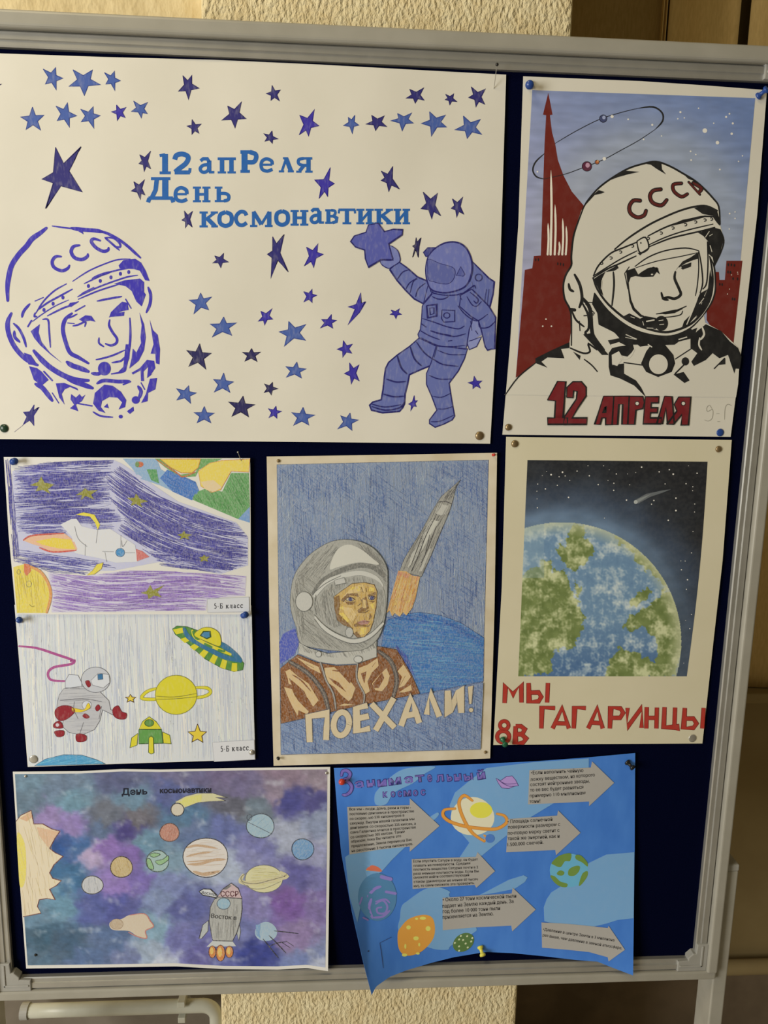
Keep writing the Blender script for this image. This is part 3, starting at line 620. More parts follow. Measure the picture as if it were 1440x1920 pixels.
# ================================================================== poster: red tower and black-and-white cosmonaut
p2 = Poster('painted_poster', 'painted poster of a white helmeted cosmonaut before a red tower', 'poster',
            '981,143 1100,148 1200,152 1320,160 1438,169', '1438,169 1420,400 1385,700 1370,819', '942,815 1150,817 1370,819', '981,143 972,420 956,650 942,815', wave(2.1, 0.0035), (192, 184, 166), MAT['paper'], 50, 60)
RED, REDB = (96, 32, 24), (104, 29, 31)
BK = (30, 29, 27)
WH = (189, 180, 157)
sky = Art(p2, 'painted_sky', 'paint', 'X', stuff=False)
def skyc(x, y):
    t = (x - 980) / 440 * 0.6 + (1 - (y - 170) / 400) * 0.55
    c = mix((150, 146, 160), (98, 114, 146), t * 0.95)
    hz = math.exp(-((math.hypot(x - 1215, y - 430) - 150) / 60) ** 2)
    c = mix(c, (156, 158, 152), 0.55 * hz)
    k = 1 + 0.09 * ns(x, y * 5, 60, 3) + 0.05 * ns(x * 0.6, y * 3, 14, 5)
    return tuple(v * k for v in c)
sky.field(quad((998, 169), (1416, 184), (1373, 660), (968, 700)), 90, 100, skyc)
tw = Art(p2, 'red_tower', 'paint', 'X', label='dark red spire with a pale jet of sparks')
tw.fill('1028,174 1036,215 1031,216 1035,248 1041,270 1046,300 1056,328 1072,359 1100,392 1100,640 1060,660 967,708 981,545 984,506 998,503 1001,480 1014,479 1021,269 1024,216 1018,215', RED, 3)
tw.reg('F')
for x, y0, wd in ((268, 545, 12), (290, 730, 11), (252, 830, 11), (331, 805, 11), (350, 845, 10), (312, 930, 10)):
    tw.line([(x, y0), (x + 3, (y0 + 1000) / 2), (x - 2, 1000)], wd, (205, 190, 165), 5, taper=(0.1, 1)); tw.ell(x - 2, 994, 6, 6, (205, 190, 165), 5, n=8)
for x, y in ((185, 1028), (200, 1028), (305, 1050), (320, 1052), (335, 1055)): tw.ell(x, y, 3.5, 9, BK, 5, n=8)
tw.reg('H')
for x, y in ((262, 120), (243, 162), (294, 162)): tw.ell(x, y, 5, 5, WH, 5, n=8)
b2 = Art(p2, 'red_rooftops', 'paint', 'X', label='dark red rooftops with tiny windows')
b2.fill('1325,509 1348,510 1349,525 1359,525 1362,489 1392,489 1374,655 1352,645 1325,600', RED, 3)
b2.reg('G')
for x, y in ((1302, 825), (1325, 826), (1348, 830), (1300, 880), (1318, 882), (1338, 930), (1372, 932), (1238, 972), (1256, 974), (1334, 1082), (1350, 1084)): b2.ell(x, y, 6, 12, BK, 5, n=8)
for x, y in ((1326, 902), (1372, 882), (1374, 895), (1312, 1008), (1296, 1045)): b2.ell(x, y, 4, 4, WH, 5, n=8)
orb = Art(p2, 'orbit_drawing', 'flat', 'F', label='thin orbit ring with small planets')
orb.line('290,400 400,335 530,270 650,232 740,210', 4, BK, 4); orb.line('740,210 820,203 868,235 870,280 830,325', 9, BK, 4, taper=(0.4, 0.3)); orb.line('830,325 740,385 640,440 550,488 430,535 340,567 230,592', 4, BK, 4); orb.line('230,592 190,580 170,545 185,500 232,455', 8, BK, 4, taper=(0.4, 0.4))
for x, y, r, c, c2 in ((550, 266, 20, (62, 66, 92), (140, 145, 165)), (462, 524, 26, (82, 36, 52), (170, 130, 140)), (517, 501, 11, (160, 90, 50), (190, 140, 90))):
    o_ = Art(p2, 'painted_planet', 'paint', 'F'); o_.ell(x, y, r, r, c, 5, out=BK, ow=1.0); o_.ell(x + 4, y - 6, r * 0.45, r * 0.5, c2, 7)
orb = Art(p2, 'painted_stars', 'paint', 'F', stuff=True, label='tiny white stars')
#orb.ell(550, 266, 20, 20, (62, 66, 92), 5, out=BK); orb.ell(556, 258, 9, 9, (140, 145, 165), 7); orb.ell(462, 524, 26, 26, (82, 36, 52), 5, out=BK); orb.ell(466, 517, 11, 13, (170, 130, 140), 7); orb.ell(517, 501, 11, 11, (160, 90, 50), 5, out=BK, ow=0.8)
for x, y, r in ((598, 255, 9), (556, 483, 10), (1099, 331, 13), (1167, 396, 10), (1244, 348, 7), (1214, 257, 6), (1232, 240, 5), (1250, 292, 6), (1147, 291, 4), (967, 231, 6), (953, 267, 4), (988, 262, 4), (815, 300, 6), (685, 270, 5), (865, 360, 4), (768, 378, 5), (1022, 443, 5), (1050, 460, 4), (1025, 490, 5), (1302, 467, 4), (1281, 497, 4), (1180, 541, 5), (1233, 779, 5), (1262, 770, 4), (1262, 805, 4), (1231, 862, 4), (195, 553, 5), (1065, 210, 4)):
    orb.ell(x, y, r, r, (205, 205, 200), 5, n=9)
cz2 = Art(p2, 'cosmonaut_portrait', 'paint', 'G', label='black and white portrait of a cosmonaut in a helmet')
sil = [(946, 740), (972, 708), (1004, 681), (1045, 656), (1068, 641)] + cz2.T('120,1340 125,1250 115,1160 75,1080 65,980 85,900 125,830 125,760 135,640 160,530 200,420 250,340 330,250 430,175 550,105 665,68 760,52 860,85 960,140 1050,195 1120,255 1190,330 1230,390 1240,520 1265,620 1250,720 1195,840 1205,960 1200,1040 1170,1120 1120,1210 1130,1260') + [(1352, 621), (1372, 640), (1388, 656), (1384, 720), (1380, 745)]
cz2.fill(sil, WH, 7, conv=False)
cz2.line('215,400 250,340 330,250 430,175 550,105 665,68 760,52 860,85 960,140 1050,195 1120,255 1190,330 1230,390 1240,520', 14, BK, 9); cz2.line('215,400 170,520 140,620 125,760 125,830 85,900 65,980 75,1080 115,1160 125,1250 125,1430', 14, BK, 9)
MAR = (84, 30, 26)
for wd, t in [(27, '640,345 590,345 560,390 570,440 620,470 670,455 685,420'), (27, '795,260 740,270 715,310 735,360 800,380 840,340'), (24, '950,215 890,225 895,275 950,315 995,295'), (16, '1005,205 1050,255 1090,300'), (26, '1040,212 1100,250 1085,280')]:
    cz2.line(t, wd * 1.2, BK, 9, taper=(1, 0.9)); cz2.line(t, wd * 0.7, MAR, 10)
for wd, t in [(12, '450,710 560,620 700,530 820,470 940,420 1050,390 1140,385 1220,420'), (10, '290,910 330,830 420,740 510,700 620,655'), (10, '700,610 830,545 960,500 1100,465 1190,465'), (8, '290,910 400,840 500,780 620,720'), (8, '700,680 830,620 980,570 1190,520'), (10, '285,925 400,855 480,820 610,760'),
    (10, '710,690 860,630 1000,595 1110,570 1200,545'), (9, '615,650 680,620 705,700 640,735 615,650'), (8, '1190,465 1215,500 1240,530'), (8, '1240,560 1268,640 1250,720 1195,840'), (8, '600,840 700,770 830,720 980,700 1080,720'), (6, '605,850 760,800 960,760 1070,735'), (9, '1080,720 1100,830 1110,960 1090,1040'), (7, '1075,730 1080,850 1070,980 1055,1060'), (9, '1145,650 1150,800 1140,960 1110,1010'),
    (9, '1160,760 1195,840 1205,960 1200,1040 1170,1120 1110,1210'), (14, '1165,770 1180,860 1185,960 1165,1080 1110,1180 1020,1270 900,1320 800,1330 650,1290 530,1230 400,1120 320,1010 290,930'), (10, '1110,1210 1020,1300 900,1355 780,1360 640,1330 520,1270 400,1170 300,1040'), (12, '440,880 445,980 430,1130'), (9, '525,890 550,1010'), (8, '525,890 560,840'),
    (17, '905,880 900,930 930,1000 945,1050 900,1080 850,1070 810,1080'), (14, '800,1035 815,1080 850,1090'), (8, '760,1195 840,1185 920,1165 990,1135'), (7, '960,1170 945,1200 880,1215 820,1220'), (18, '150,900 190,980 205,1080 185,1145'), (16, '105,970 115,1010 140,1025'), (28, '118,1162 150,1165'), (12, '130,1175 160,1240 220,1290'), (10, '185,1250 190,1320'), (14, '205,1110 250,1200 255,1300 230,1340 290,1380'), (8, '205,1105 290,1110'), (8, '230,1120 300,1190'), (6, '245,1180 300,1195')]:
    cz2.line(t, wd * 1.25, BK, 9)
for t in ['330,265 375,280 350,292 300,302 215,395 250,335', '430,172 520,120 635,128 540,150 470,170 380,205 325,255', '660,65 760,50 800,60 805,110 835,148 770,110 720,75', '1045,400 1140,380 1215,410 1235,480 1240,530 1190,460 1110,445', '830,545 960,488 1130,455 1130,468 960,515', '620,735 645,735 705,705 715,690 640,756',
    '1060,575 1100,580 1190,545 1245,560 1265,640 1240,740 1195,830 1185,770 1150,740 1150,650 1115,610', '960,140 1010,165 1065,215 1050,200 1000,180', '295,1035 400,1170 520,1270 640,1335 780,1365 900,1358 1020,1305 1050,1330 960,1380 900,1425 700,1432 640,1440 560,1370 480,1360 440,1330 330,1275 320,1190 280,1120',
    '290,935 340,900 470,830 480,850 450,870 380,880 355,930 350,1000 365,1060 340,1030', '535,870 600,850 630,905 570,920 555,960 560,1010 575,1090 600,1150 650,1200 700,1222 640,1215 585,1165 560,1100 550,1010', '610,912 650,880 700,850 720,845 770,845 790,898 765,880 740,915 660,918', '695,860 740,840 780,855 770,875 720,880',
    '960,800 1020,770 1070,735 1080,780 1040,790 990,810 920,850 900,880', '930,840 1025,808 1022,840 960,862', '775,1190 860,1170 905,1162 965,1155 900,1188 830,1198', '500,1220 560,1190 640,1230 680,1210 760,1225 760,1310 680,1300 560,1255', '1090,1040 1145,1010 1120,1060 1140,1080 1100,1110 1090,1180 1040,1230 1000,1280 950,1310 970,1250 1020,1200 1050,1130', '1165,860 1185,960 1165,1080 1110,1180 1060,1220 1110,1100 1150,1000']:
    cz2.fill(t, BK, 11)
cz2.ell(800, 1265, 50, 56, BK, 12)
for x, y in ((350, 815), (420, 775), (492, 730), (582, 685), (700, 628), (797, 588), (885, 550), (980, 525), (1055, 505), (1125, 490), (1175, 483)): cz2.ring(x, y, 11, 9, 7, BK, 11, -140, 120)
cz2.ell(646, 662, 6, 6, BK, 11, n=8); cz2.ell(730, 898, 9, 6, WH, 13, n=8); cz2.ell(946, 845, 6, 6, WH, 13, n=8)
for wd, t in [(8, '1130,620 1160,575'), (6, '1160,610 1185,595'), (8, '1165,680 1180,730'), (9, '1070,1080 1030,1180 990,1275'), (8, '355,940 350,1010'), (8, '1085,1120 1120,1075'), (7, '780,1245 815,1240'), (7, '785,1275 820,1272'), (14, '690,1250 745,1240'), (7, '570,1215 600,1225'), (6, '530,1370 610,1385'), (8, '690,1300 740,1302'), (7, '660,1250 668,1280')]:
    cz2.line(t, wd, WH, 13)
cz2.reg('H')
for t in ['200,350 290,305 400,255 400,290 350,295 370,350 270,345 235,370 270,405 200,378', '480,210 540,200 570,260 630,330 590,330', '420,310 465,335 460,360', '560,60 620,110 700,190 800,215 950,230 1100,190 1150,170 1130,230 1050,250 960,270 1010,330 1020,380 1000,430 920,460 850,430 820,380 850,310 880,270 760,270 700,240 630,160 570,150',
    '625,245 700,230 770,260 780,300 740,340 690,330 650,290', '630,320 650,290 720,330 770,300 740,340 690,330 650,390 720,380 720,440 790,480 820,520 850,580 780,510 700,470 640,450 630,400', '1110,230 1150,190 1200,150 1290,190 1340,250 1390,290 1410,340 1400,412 1360,410 1330,330 1280,350 1240,320 1200,360 1130,395 1115,370 1150,320 1110,290', '1010,445 1070,430 1105,480 1075,495', '1270,390 1315,350 1315,385', '1340,360 1380,390 1368,440']:
    cz2.fill(t, BK, 11)
for wd, t in [(8, '22,566 100,460 200,378'), (22, '480,0 520,60 530,180 545,230 600,300'), (11, '405,290 480,320 520,310 510,265 560,300'), (8, '485,355 530,390 565,430'), (10, '720,375 830,390'), (12, '1020,440 1080,380'), (10, '1250,410 1310,350'), (10, '485,100 540,95'), (9, '1020,355 1120,290')]:
    cz2.line(t, wd, BK, 11)
cz2.ell(1080, 368, 22, 24, BK, 12); cz2.ell(922, 385, 55, 58, WH, 13)
cz2.fill('648,330 690,308 715,350 680,395 650,385', WH, 13); cz2.fill('640,270 690,255 730,275 690,280 650,290', WH, 13)
for wd, t in [(10, '1165,230 1160,270 1175,300'), (12, '1180,170 1190,210 1170,240'), (9, '1040,240 1090,225'), (7, '730,210 795,238'), (9, '860,268 885,285'), (10, '700,355 750,345 780,300')]: cz2.line(t, wd, WH, 13)
lt = [('270,595 330,485 378,487 362,700 388,700 388,738 272,738 272,700 312,700 318,600', ()), ('383,580 385,520 420,487 470,487 498,520 498,570 450,640 415,700 503,700 500,738 364,738 372,690 440,590 445,545 425,540 420,582', ()),
      ('600,572 660,572 650,740 612,740 612,700 590,700 580,738 548,738', ('605,640 614,632 612,668 597,670',)), ('662,572 750,572 742,738 708,738 712,620 690,620 682,740 650,740', ()), ('752,572 830,574 840,610 830,645 790,655 782,738 742,738', ()), ('845,575 925,575 922,612 880,612 878,640 918,640 915,670 875,670 873,700 940,700 936,735 832,735', ()),
      ('958,572 1002,575 1015,735 975,738 966,640 945,735 912,735', ()), ('1040,577 1112,577 1098,742 1055,742 1060,680 1010,738 972,738 1030,660 1015,620', ())]
for pts, hl in lt: Art(p2, 'painted_letter', 'paint', 'H').fill(pts, REDB, 14, holes=hl, out=BK, ow=2.6)
for x, y in ((797, 615), (1068, 615)): Art(p2, 'letter_counter', 'paint', 'H').ell(x, y, 12, 12, WH, 17, out=BK, ow=1.4, n=14)
pn = Art(p2, 'pencil_note', 'flat', 'H', label='faint pencil class mark')
for t in ('1238,650 1222,626 1206,640 1210,662 1240,652 1238,700 1215,718 1192,712', '1262,675 1280,675', '1310,710 1313,645 1328,620 1352,628', '1268,722 1284,722'): pn.line(t, 3.2, (140, 132, 112), 3)
# ================================================================== two pencil drawings of class 5-B, one above the other
def h3(x, y): return 0.0045 + 0.0005 * math.sin(x / 70) * math.sin(y / 60) + 0.0012 * max(0, (y - 1090) / 60)
p3 = Poster('pencil_drawing', 'pencil drawing of a white rocket in violet sky over a purple band', 'drawing',
            '7,857 240,858 469,859', '469,859 470,1000 470,1152', '30,1152 250,1152 470,1152', '7,857 16,1000 30,1152', h3, (224, 216, 199), MAT['paper_cool'], 36, 26)
def h3b(x, y): return 0.0032 + 0.0004 * math.sin(x / 75 + 2) * math.sin(y / 60)
p3b = Poster('pencil_drawing', 'pencil drawing of a floating astronaut, flying saucer and yellow ringed planet', 'drawing',
             '27,1134 250,1134 470,1134', '470,1134 474,1280 479,1424', '52,1438 260,1431 479,1424', '27,1134 40,1290 52,1438', h3b, (218, 211, 194), MAT['paper_cool'], 36, 26)
rnd = random.Random(3)
V1 = [(74, 70, 142), (86, 82, 150), (62, 60, 132), (100, 98, 160)]
sk = Art(p3, 'sky_hatching', 'pencil', 'I', stuff=True, label='violet blue pencil hatching')
sk.fill('70,130 240,85 640,66 690,90 1000,300 1330,420 1395,500 1395,660 1240,710 900,640 640,690 300,690 90,590 70,300', (194, 192, 210), 1)
hatch(sk, '75,110 250,80 640,66 620,240 640,340 700,400 640,455 540,460 430,420 380,440 380,490 240,500 100,470 75,300', -2, 640, (25, 110), (1.0, 2.4), V1, rnd, 2, 5, dens=lambda x, y: 0.35 + 0.65 * (math.sin(y / 5.5 + x / 90) > -0.3))
hatch(sk, '30,60 60,60 110,620 75,640', 86, 60, (30, 80), (1.0, 2.0), V1, rnd, 2, 4)
def flow(x, y): return 34 - 30 * min(1, max(0, (x - 215) / 240)) + (4 if y < 980 else 0)
hatch(sk, '590,150 690,90 800,200 1000,320 1340,430 1395,500 1395,650 1300,690 900,640 760,540 660,460 700,390 620,300', flow, 760, (30, 110), (1.0, 2.1), V1, rnd, 2, 4, dens=lambda x, y: 0.3 + 0.7 * (math.sin((y - 0.35 * x) / 6.0) > -0.4))
hatch(sk, '60,560 300,600 560,635 700,690 560,660 480,715 300,705 80,640', 6, 120, (30, 80), (0.9, 1.8), V1, rnd, 2, 6)
hatch(sk, '800,540 950,600 1395,660 1200,715 900,660', 6, 90, (30, 80), (0.9, 1.8), V1, rnd, 2, 4)
pv = Art(p3, 'purple_hatching', 'pencil', 'I', stuff=True, label='purple pencil hatching')
pv.fill('270,700 480,720 700,690 900,690 1385,720 1380,830 1165,850 1160,915 290,925 290,820', (206, 198, 212), 1)
hatch(pv, '270,700 480,720 700,690 900,690 1385,720 1380,830 1165,850 1160,915 290,925 290,820', lambda x, y: 4 + 6 * math.sin(x / 60), 520, (30, 100), (0.9, 1.9), [(148, 118, 178), (132, 100, 170), (165, 140, 190)], rnd, 2, 4)
pl = Art(p3, 'planet_drawing', 'pencil', 'I', label='green and blue pencil planet with yellow land')
pl.fill('690,60 880,60 905,120 1100,230 1080,295 900,210 780,170 740,110', (142, 172, 196), 1); pl.fill('900,170 940,122 1100,190 1120,240 1080,295 970,245', (76, 122, 184), 2); pl.fill('1100,250 1150,230 1250,245 1300,140 1400,140 1405,330 1340,400 1080,290', (108, 162, 98), 2); pl.fill('825,120 880,120 895,200 850,180', (88, 152, 92), 3)
pl.fill('870,60 905,60 1010,150 1100,140 1130,60 1250,60 1120,120 1100,160 1010,165 930,110', (110, 160, 90), 2); pl.fill('900,62 1128,62 1115,110 1080,140 1020,140 960,110', (226, 200, 74), 3, out=(196, 130, 60), ow=1.5); pl.fill('1115,130 1180,85 1250,70 1405,62 1400,135 1300,130 1280,165 1240,235 1190,250 1130,215', (230, 206, 90), 3, out=(214, 150, 80), ow=1.2); pl.fill('1130,190 1200,180 1250,220 1200,250 1150,230', (226, 200, 150), 4); pl.fill('1340,400 1405,330 1405,420', (120, 156, 196), 2)
pl.ell(785, 92, 22, 16, (196, 100, 60), 3); pl.ell(772, 92, 12, 16, (110, 140, 80), 4)
hatch(pl, '1100,250 1150,230 1250,245 1300,140 1400,140 1405,330 1340,400 1080,290', 60, 90, (15, 40), (1, 2), [(92, 150, 84), (80, 140, 76)], rnd, 4, 8)
hatch(pl, '900,170 940,122 1100,190 1120,240 1080,295 970,245', 30, 50, (15, 40), (1, 2), [(60, 108, 176), (80, 130, 190)], rnd, 4, 8)
pl.line('880,65 1000,145 1030,162 1100,135', 7, (190, 110, 60), 5)
rk = Art(p3, 'rocket_drawing', 'pencil', 'I', label='white pencil rocket with a red nose and yellow flame')
rk.fill('340,430 400,400 430,398 460,440 540,460 620,455 690,500 760,545 775,640 650,645 560,620 480,605 420,590 405,500', (216, 213, 208), 5); rk.fill('765,568 800,580 840,612 770,637', (204, 112, 104), 6)
rk.fill('130,520 200,485 280,490 360,478 415,520 440,580 300,590 230,555 180,540', (226, 178, 140), 5); rk.fill('200,525 300,505 400,515 425,570 330,565 240,545', (226, 200, 70), 6); rk.line('130,520 170,495 260,485 360,480', 9, (196, 84, 70), 7); rk.line('220,560 300,585 430,575', 9, (204, 90, 78), 7)
rk.ell(676, 588, 25, 24, (72, 140, 186), 7, out=(60, 70, 90), ow=0.8)
for t in ('420,440 440,510 490,555', '550,460 540,535', '680,490 680,560', '700,590 760,590', '575,582 640,584', '590,585 600,640', '480,540 478,605', '715,520 690,555 685,520'): rk.line(t, 3, (120, 118, 120), 7)
rk.fill('425,375 470,362 530,375 562,430 550,460 535,420 505,385 460,380', (226, 208, 60), 7); rk.fill('580,645 570,680 530,710 488,716 520,690 545,655', (224, 206, 70), 7, out=(170, 150, 70), ow=0.8)
sn = Art(p3, 'sun_drawing', 'pencil', 'I', label='yellow pencil sun with an orange rim')
sn.fill('75,670 140,652 220,690 270,760 287,830 265,928 95,928', (224, 202, 84), 5); sn.line('150,660 225,695 272,765 285,835 262,925', 16, (214, 150, 84), 7); sn.fill('135,650 165,655 175,690 150,720 135,700', (208, 116, 74), 8)
hatch(sn, '75,670 140,652 220,690 270,760 287,830 265,928 95,928', 82, 80, (20, 50), (1, 2), [(230, 206, 70), (216, 190, 90)], rnd, 6, 8); sn.ring(162, 765, 15, 17, 3, (150, 140, 90), 8); sn.ring(105, 697, 10, 13, 3, (150, 140, 90), 8); sn.line('165,880 180,892 196,888', 3, (140, 120, 60), 8)
for t in ['232,160 250,195 305,205 268,232 285,260 240,235 200,245 215,215 165,210 215,190', '478,225 495,240 552,235 512,262 530,290 480,270 455,295 460,265 425,265 460,245', '765,255 785,285 835,300 790,310 800,335 765,315 735,325 745,300 712,280 755,280', '1035,465 1045,482 1080,488 1055,500 1065,515 1035,505 1010,515 1020,498 995,488 1022,482', '1148,600 1158,612 1180,610 1165,625 1170,640 1148,632 1128,640 1132,625 1118,615 1138,612', '845,770 860,800 925,770 885,810 910,840 865,830 835,850 830,825 790,815 825,805']:
    Art(p3, 'drawn_star', 'pencil', 'I').fill(t, (142, 138, 52), 5)
def class_label(po, pts, bx0, by0, bx1, by1, reg, tilt):
    lb = Art(po, 'class_label', 'flat', reg, label='small glued paper label with the class number').fill(pts, (212, 210, 206), 9, out=(172, 170, 166), ow=0.7)
    tx = Art(po, 'lettering', 'flat', 'X', parent=lb); r = REG[reg]
    x0, y0 = r[0] + bx0 / r[2], r[1] + by0 / r[2]; sc = (bx1 - bx0) / r[2]; hh = (by1 - by0) / r[2]
    x = 0
    for ch, wd, tp in (('5', .10, 0), ('-', .07, 0), ('Б', .13, 0), (' ', .06, 0), ('к', .125, .32), ('л', .125, .32), ('а', .11, .32), ('с', .11, .32), ('с', .11, .32)):
        if ch != ' ': slab(po, ch, x0 + x * sc + 0.6, y0 + tp * hh + tilt * x, x0 + (x + wd) * sc - 0.5, y0 + hh + tilt * x, (44, 44, 50), 0.85 if tp == 0 else 1.0, 12, art=tx)
        x += wd + 0.012
class_label(p3, '1165,850 1400,838 1402,920 1168,925', 1203, 874, 1362, 904, 'I', -1.5)

hb = Art(p3b, 'pencil_shading', 'pencil', 'J', stuff=True, label='pale grey vertical pencil shading')
hb.fill('82,15 1386,15 1404,862 158,900', (209, 210, 210), 0)
hatch(hb, '90,20 1385,20 1403,860 180,895', 88, 1100, (30, 120), (0.8, 2.4), [(200, 204, 208), (192, 197, 204), (206, 208, 211), (213, 213, 213)], rnd, 1, 3)
GO = (96, 94, 96)
a = Art(p3b, 'astronaut_drawing', 'ink', 'J', label='pale grey astronaut with red gloves and boots')
a.line('105,240 200,250 310,285 405,320 385,340 300,355 265,385 280,425 355,432', 14, (168, 80, 132), 3); a.line('390,322 412,318', 16, (168, 80, 132), 3)
a.fill('360,430 380,395 430,400 450,440 450,470 360,470', (205, 206, 205), 3, out=GO, ow=0.9); a.fill('325,510 350,475 450,460 550,490 600,540 610,590 640,600 625,620 565,590 550,650 520,700 450,730 380,715 340,680 350,650 310,620 315,560', (186, 184, 180), 4, out=GO, ow=0.9)
a.ell(527, 425, 80, 70, (190, 190, 188), 6, out=GO, ow=0.9); a.fill('500,430 540,390 600,395 605,440 570,470 510,455', (208, 208, 206), 8, out=GO, ow=0.7); a.fill('538,395 565,392 567,422 540,425', (58, 110, 146), 9, out=(50, 60, 80), ow=0.7); a.ell(478, 565, 26, 24, (205, 205, 204), 6, out=GO, ow=0.7)
RD, RDO = (142, 38, 46), (104, 24, 34)
for t in ('305,590 340,568 390,572 412,600 370,640 330,650 305,625', '622,585 650,568 670,600 697,612 690,640 650,640 625,620', '295,670 320,652 340,665 345,690 300,690', '302,708 350,706 350,732 320,740 305,728', '418,730 440,722 475,735 470,762 425,765', '525,580 540,562 553,580 535,598', '455,625 470,612 492,630 475,638', '470,435 490,430 500,455 485,465'): a.fill(t, RD, 8, sm=True, out=RDO, ow=0.8)
a.ell(316, 674, 10, 10, (205, 190, 190), 10, n=10); a.fill('400,580 460,590 480,560 490,555 495,580 450,602 405,600', (224, 196, 50), 8, sm=True, out=(150, 130, 50), ow=0.7)
for t in ('330,540 450,530 560,545', '460,660 440,720', '560,570 545,640', '410,545 405,580', '410,600 430,640'): a.line(t, 3, GO, 7)
hatch(a, '325,510 350,475 450,460 550,490 600,540 560,580 550,650 520,700 450,730 350,650', -2, 60, (20, 60), (0.8, 1.3), [(170, 168, 164), (160, 158, 156)], rnd, 6, 3)
for t in ('718,505 728,520 748,522 733,533 738,548 718,540 700,548 706,530 690,522 710,520', '1088,668 1103,708 1138,712 1112,735 1118,770 1088,752 1057,768 1065,735 1036,712 1075,708'): Art(p3b, 'drawn_star', 'ink', 'J').fill(t, (222, 196, 62), 3, out=(72, 40, 36), ow=1.5)
a = Art(p3b, 'ringed_planet_drawing', 'ink', 'J', label='yellow marker planet with a ring')
YE, YO = (212, 200, 52), (130, 126, 46)
a.line('865,472 810,490 780,525 830,533 900,528', 19, YO, 2); a.line('865,472 810,490 780,525 830,533 900,528', 14, YE, 3); a.line('1040,525 1120,518 1160,495 1140,470 1075,468', 19, YO, 2); a.line('1040,525 1120,518 1160,495 1140,470 1075,468', 14, YE, 3)
a.ell(970, 508, 115, 108, YE, 5, out=YO, ow=1.1); a.line('860,515 960,520 1085,500', 3.4, YO, 7); a.line('858,532 960,530 1088,518', 3.4, YO, 7)
a = Art(p3b, 'flying_saucer_drawing', 'ink', 'J', label='green and yellow striped flying saucer')
GR, GRO = (84, 134, 62), (54, 80, 44); TE = (58, 112, 142)
a.fill('950,145 975,128 1030,132 1080,150 1150,175 1215,210 1300,285 1345,335 1338,370 1290,380 1220,360 1130,310 1040,230 965,175', GR, 2, out=GRO, ow=1.0)
rim = a.T('952,148 985,195 1040,240 1130,310 1220,360 1290,380 1340,372'); inn = a.T('1005,138 1030,180 1075,215 1150,268 1230,312 1280,332 1335,335')
for k in range(7):
    t0, t1 = (2 * k) / 14, (2 * k + 1) / 14
    a.fill([lerp_poly(rim, t0), lerp_poly(rim, (t0 + t1) / 2), lerp_poly(rim, t1), lerp_poly(inn, t1), lerp_poly(inn, (t0 + t1) / 2), lerp_poly(inn, t0)], YE, 4, conv=False)
a.line('1015,145 1035,185 1085,220 1160,262 1240,300 1325,322', 26, TE, 6); a.line('1060,155 1075,190 1130,225 1200,255 1270,285', 18, YE, 7); a.line('1065,160 1080,190 1095,200', 18, GR, 8); a.line('1130,228 1165,245', 18, GR, 8); a.line('1205,262 1235,268', 18, GR, 8); a.line('1215,225 1270,265 1325,318', 30, TE, 7)
a.fill('1070,180 1110,142 1160,138 1205,165 1218,215 1205,240 1140,215', YE, 9, sm=True, out=YO, ow=1.1); a.fill('1100,182 1120,155 1160,155 1165,190 1140,202', GRO, 11); a.fill('1108,180 1124,162 1153,162 1156,188 1138,195', (76, 130, 160), 12)
a = Art(p3b, 'toy_rocket_drawing', 'ink', 'J', label='green and yellow marker rocket')
a.fill('822,628 860,655 890,698 765,698 785,655', YE, 3, out=GRO, ow=1.1); a.fill('765,700 890,700 897,775 765,778', (98, 150, 74), 3, out=GRO, ow=1.1); a.fill('760,720 725,745 716,800 755,785', YE, 3, out=GRO, ow=1.1); a.fill('895,712 935,730 943,778 900,775', YE, 3, out=GRO, ow=1.1); a.fill('820,745 832,735 845,745 848,828 832,834 818,825', YE, 5, out=GRO, ow=1.1); a.ell(822, 663, 25, 19, (96, 140, 66), 6, out=GRO, ow=1.1)
a = Art(p3b, 'blue_planet_drawing', 'ink', 'J', label='blue planet edge in marker')
a.fill('190,899 250,862 350,838 450,840 530,865 580,888', (92, 160, 190), 3, out=(70, 100, 120), ow=1.0); hatch(a, '190,899 250,862 350,838 450,840 530,865 580,888', -14, 60, (15, 40), (0.8, 1.5), [(60, 140, 180), (120, 180, 205), (80, 150, 190)], rnd, 4, 8)
class_label(p3b, '1170,770 1400,756 1404,864 1180,876', 1214, 790, 1366, 822, 'J', -3)

# ================================================================== poster: pencil cosmonaut and rocket
p4 = Poster('pencil_poster', 'blue hatched pencil poster of a cosmonaut in orange suit and a rising rocket', 'poster',
            '500,856 720,853 932,849', '932,849 927,1150 919,1422', '513,1436 720,1430 919,1422', '500,856 505,1150 513,1436', wave(4.4, 0.0035), (210, 202, 184), MAT['cream'], 46, 52)
rnd = random.Random(11)
bg = Art(p4, 'blue_crosshatching', 'pencil', 'K', stuff=True, label='blue ballpoint crosshatching')
PIC = '93,100 1363,72 1340,1000 1315,1808 118,1840 105,1000'
bg.fill(PIC, (124, 138, 158), 1, out=(70, 80, 100), ow=0.8)
BL = [(62, 88, 138), (78, 102, 146), (52, 78, 130), (96, 118, 154)]
dn = lambda x, y: 0.25 + 0.9 * max(0, min(1, 0.5 + 1.1 * ns(x, y * 0.6, 42, 9)))
pn4 = lambda x, y: ns(x, y * 0.55, 46, 9) + 0.5 * ns(x, y, 17, 3)
dn = lambda x, y: max(0.06, min(1, 0.55 + 1.5 * pn4(x, y)))
lt4 = lambda x, y: max(0.05, min(1, 0.12 - 2.2 * pn4(x, y)))
hatch(bg, PIC, 88, 2400, (14, 42), (0.8, 1.5), BL, rnd, 2, 3, dens=dn)
hatch(bg, PIC, 35, 1500, (12, 32), (0.6, 1.2), BL, rnd, 3, 4, dens=dn)
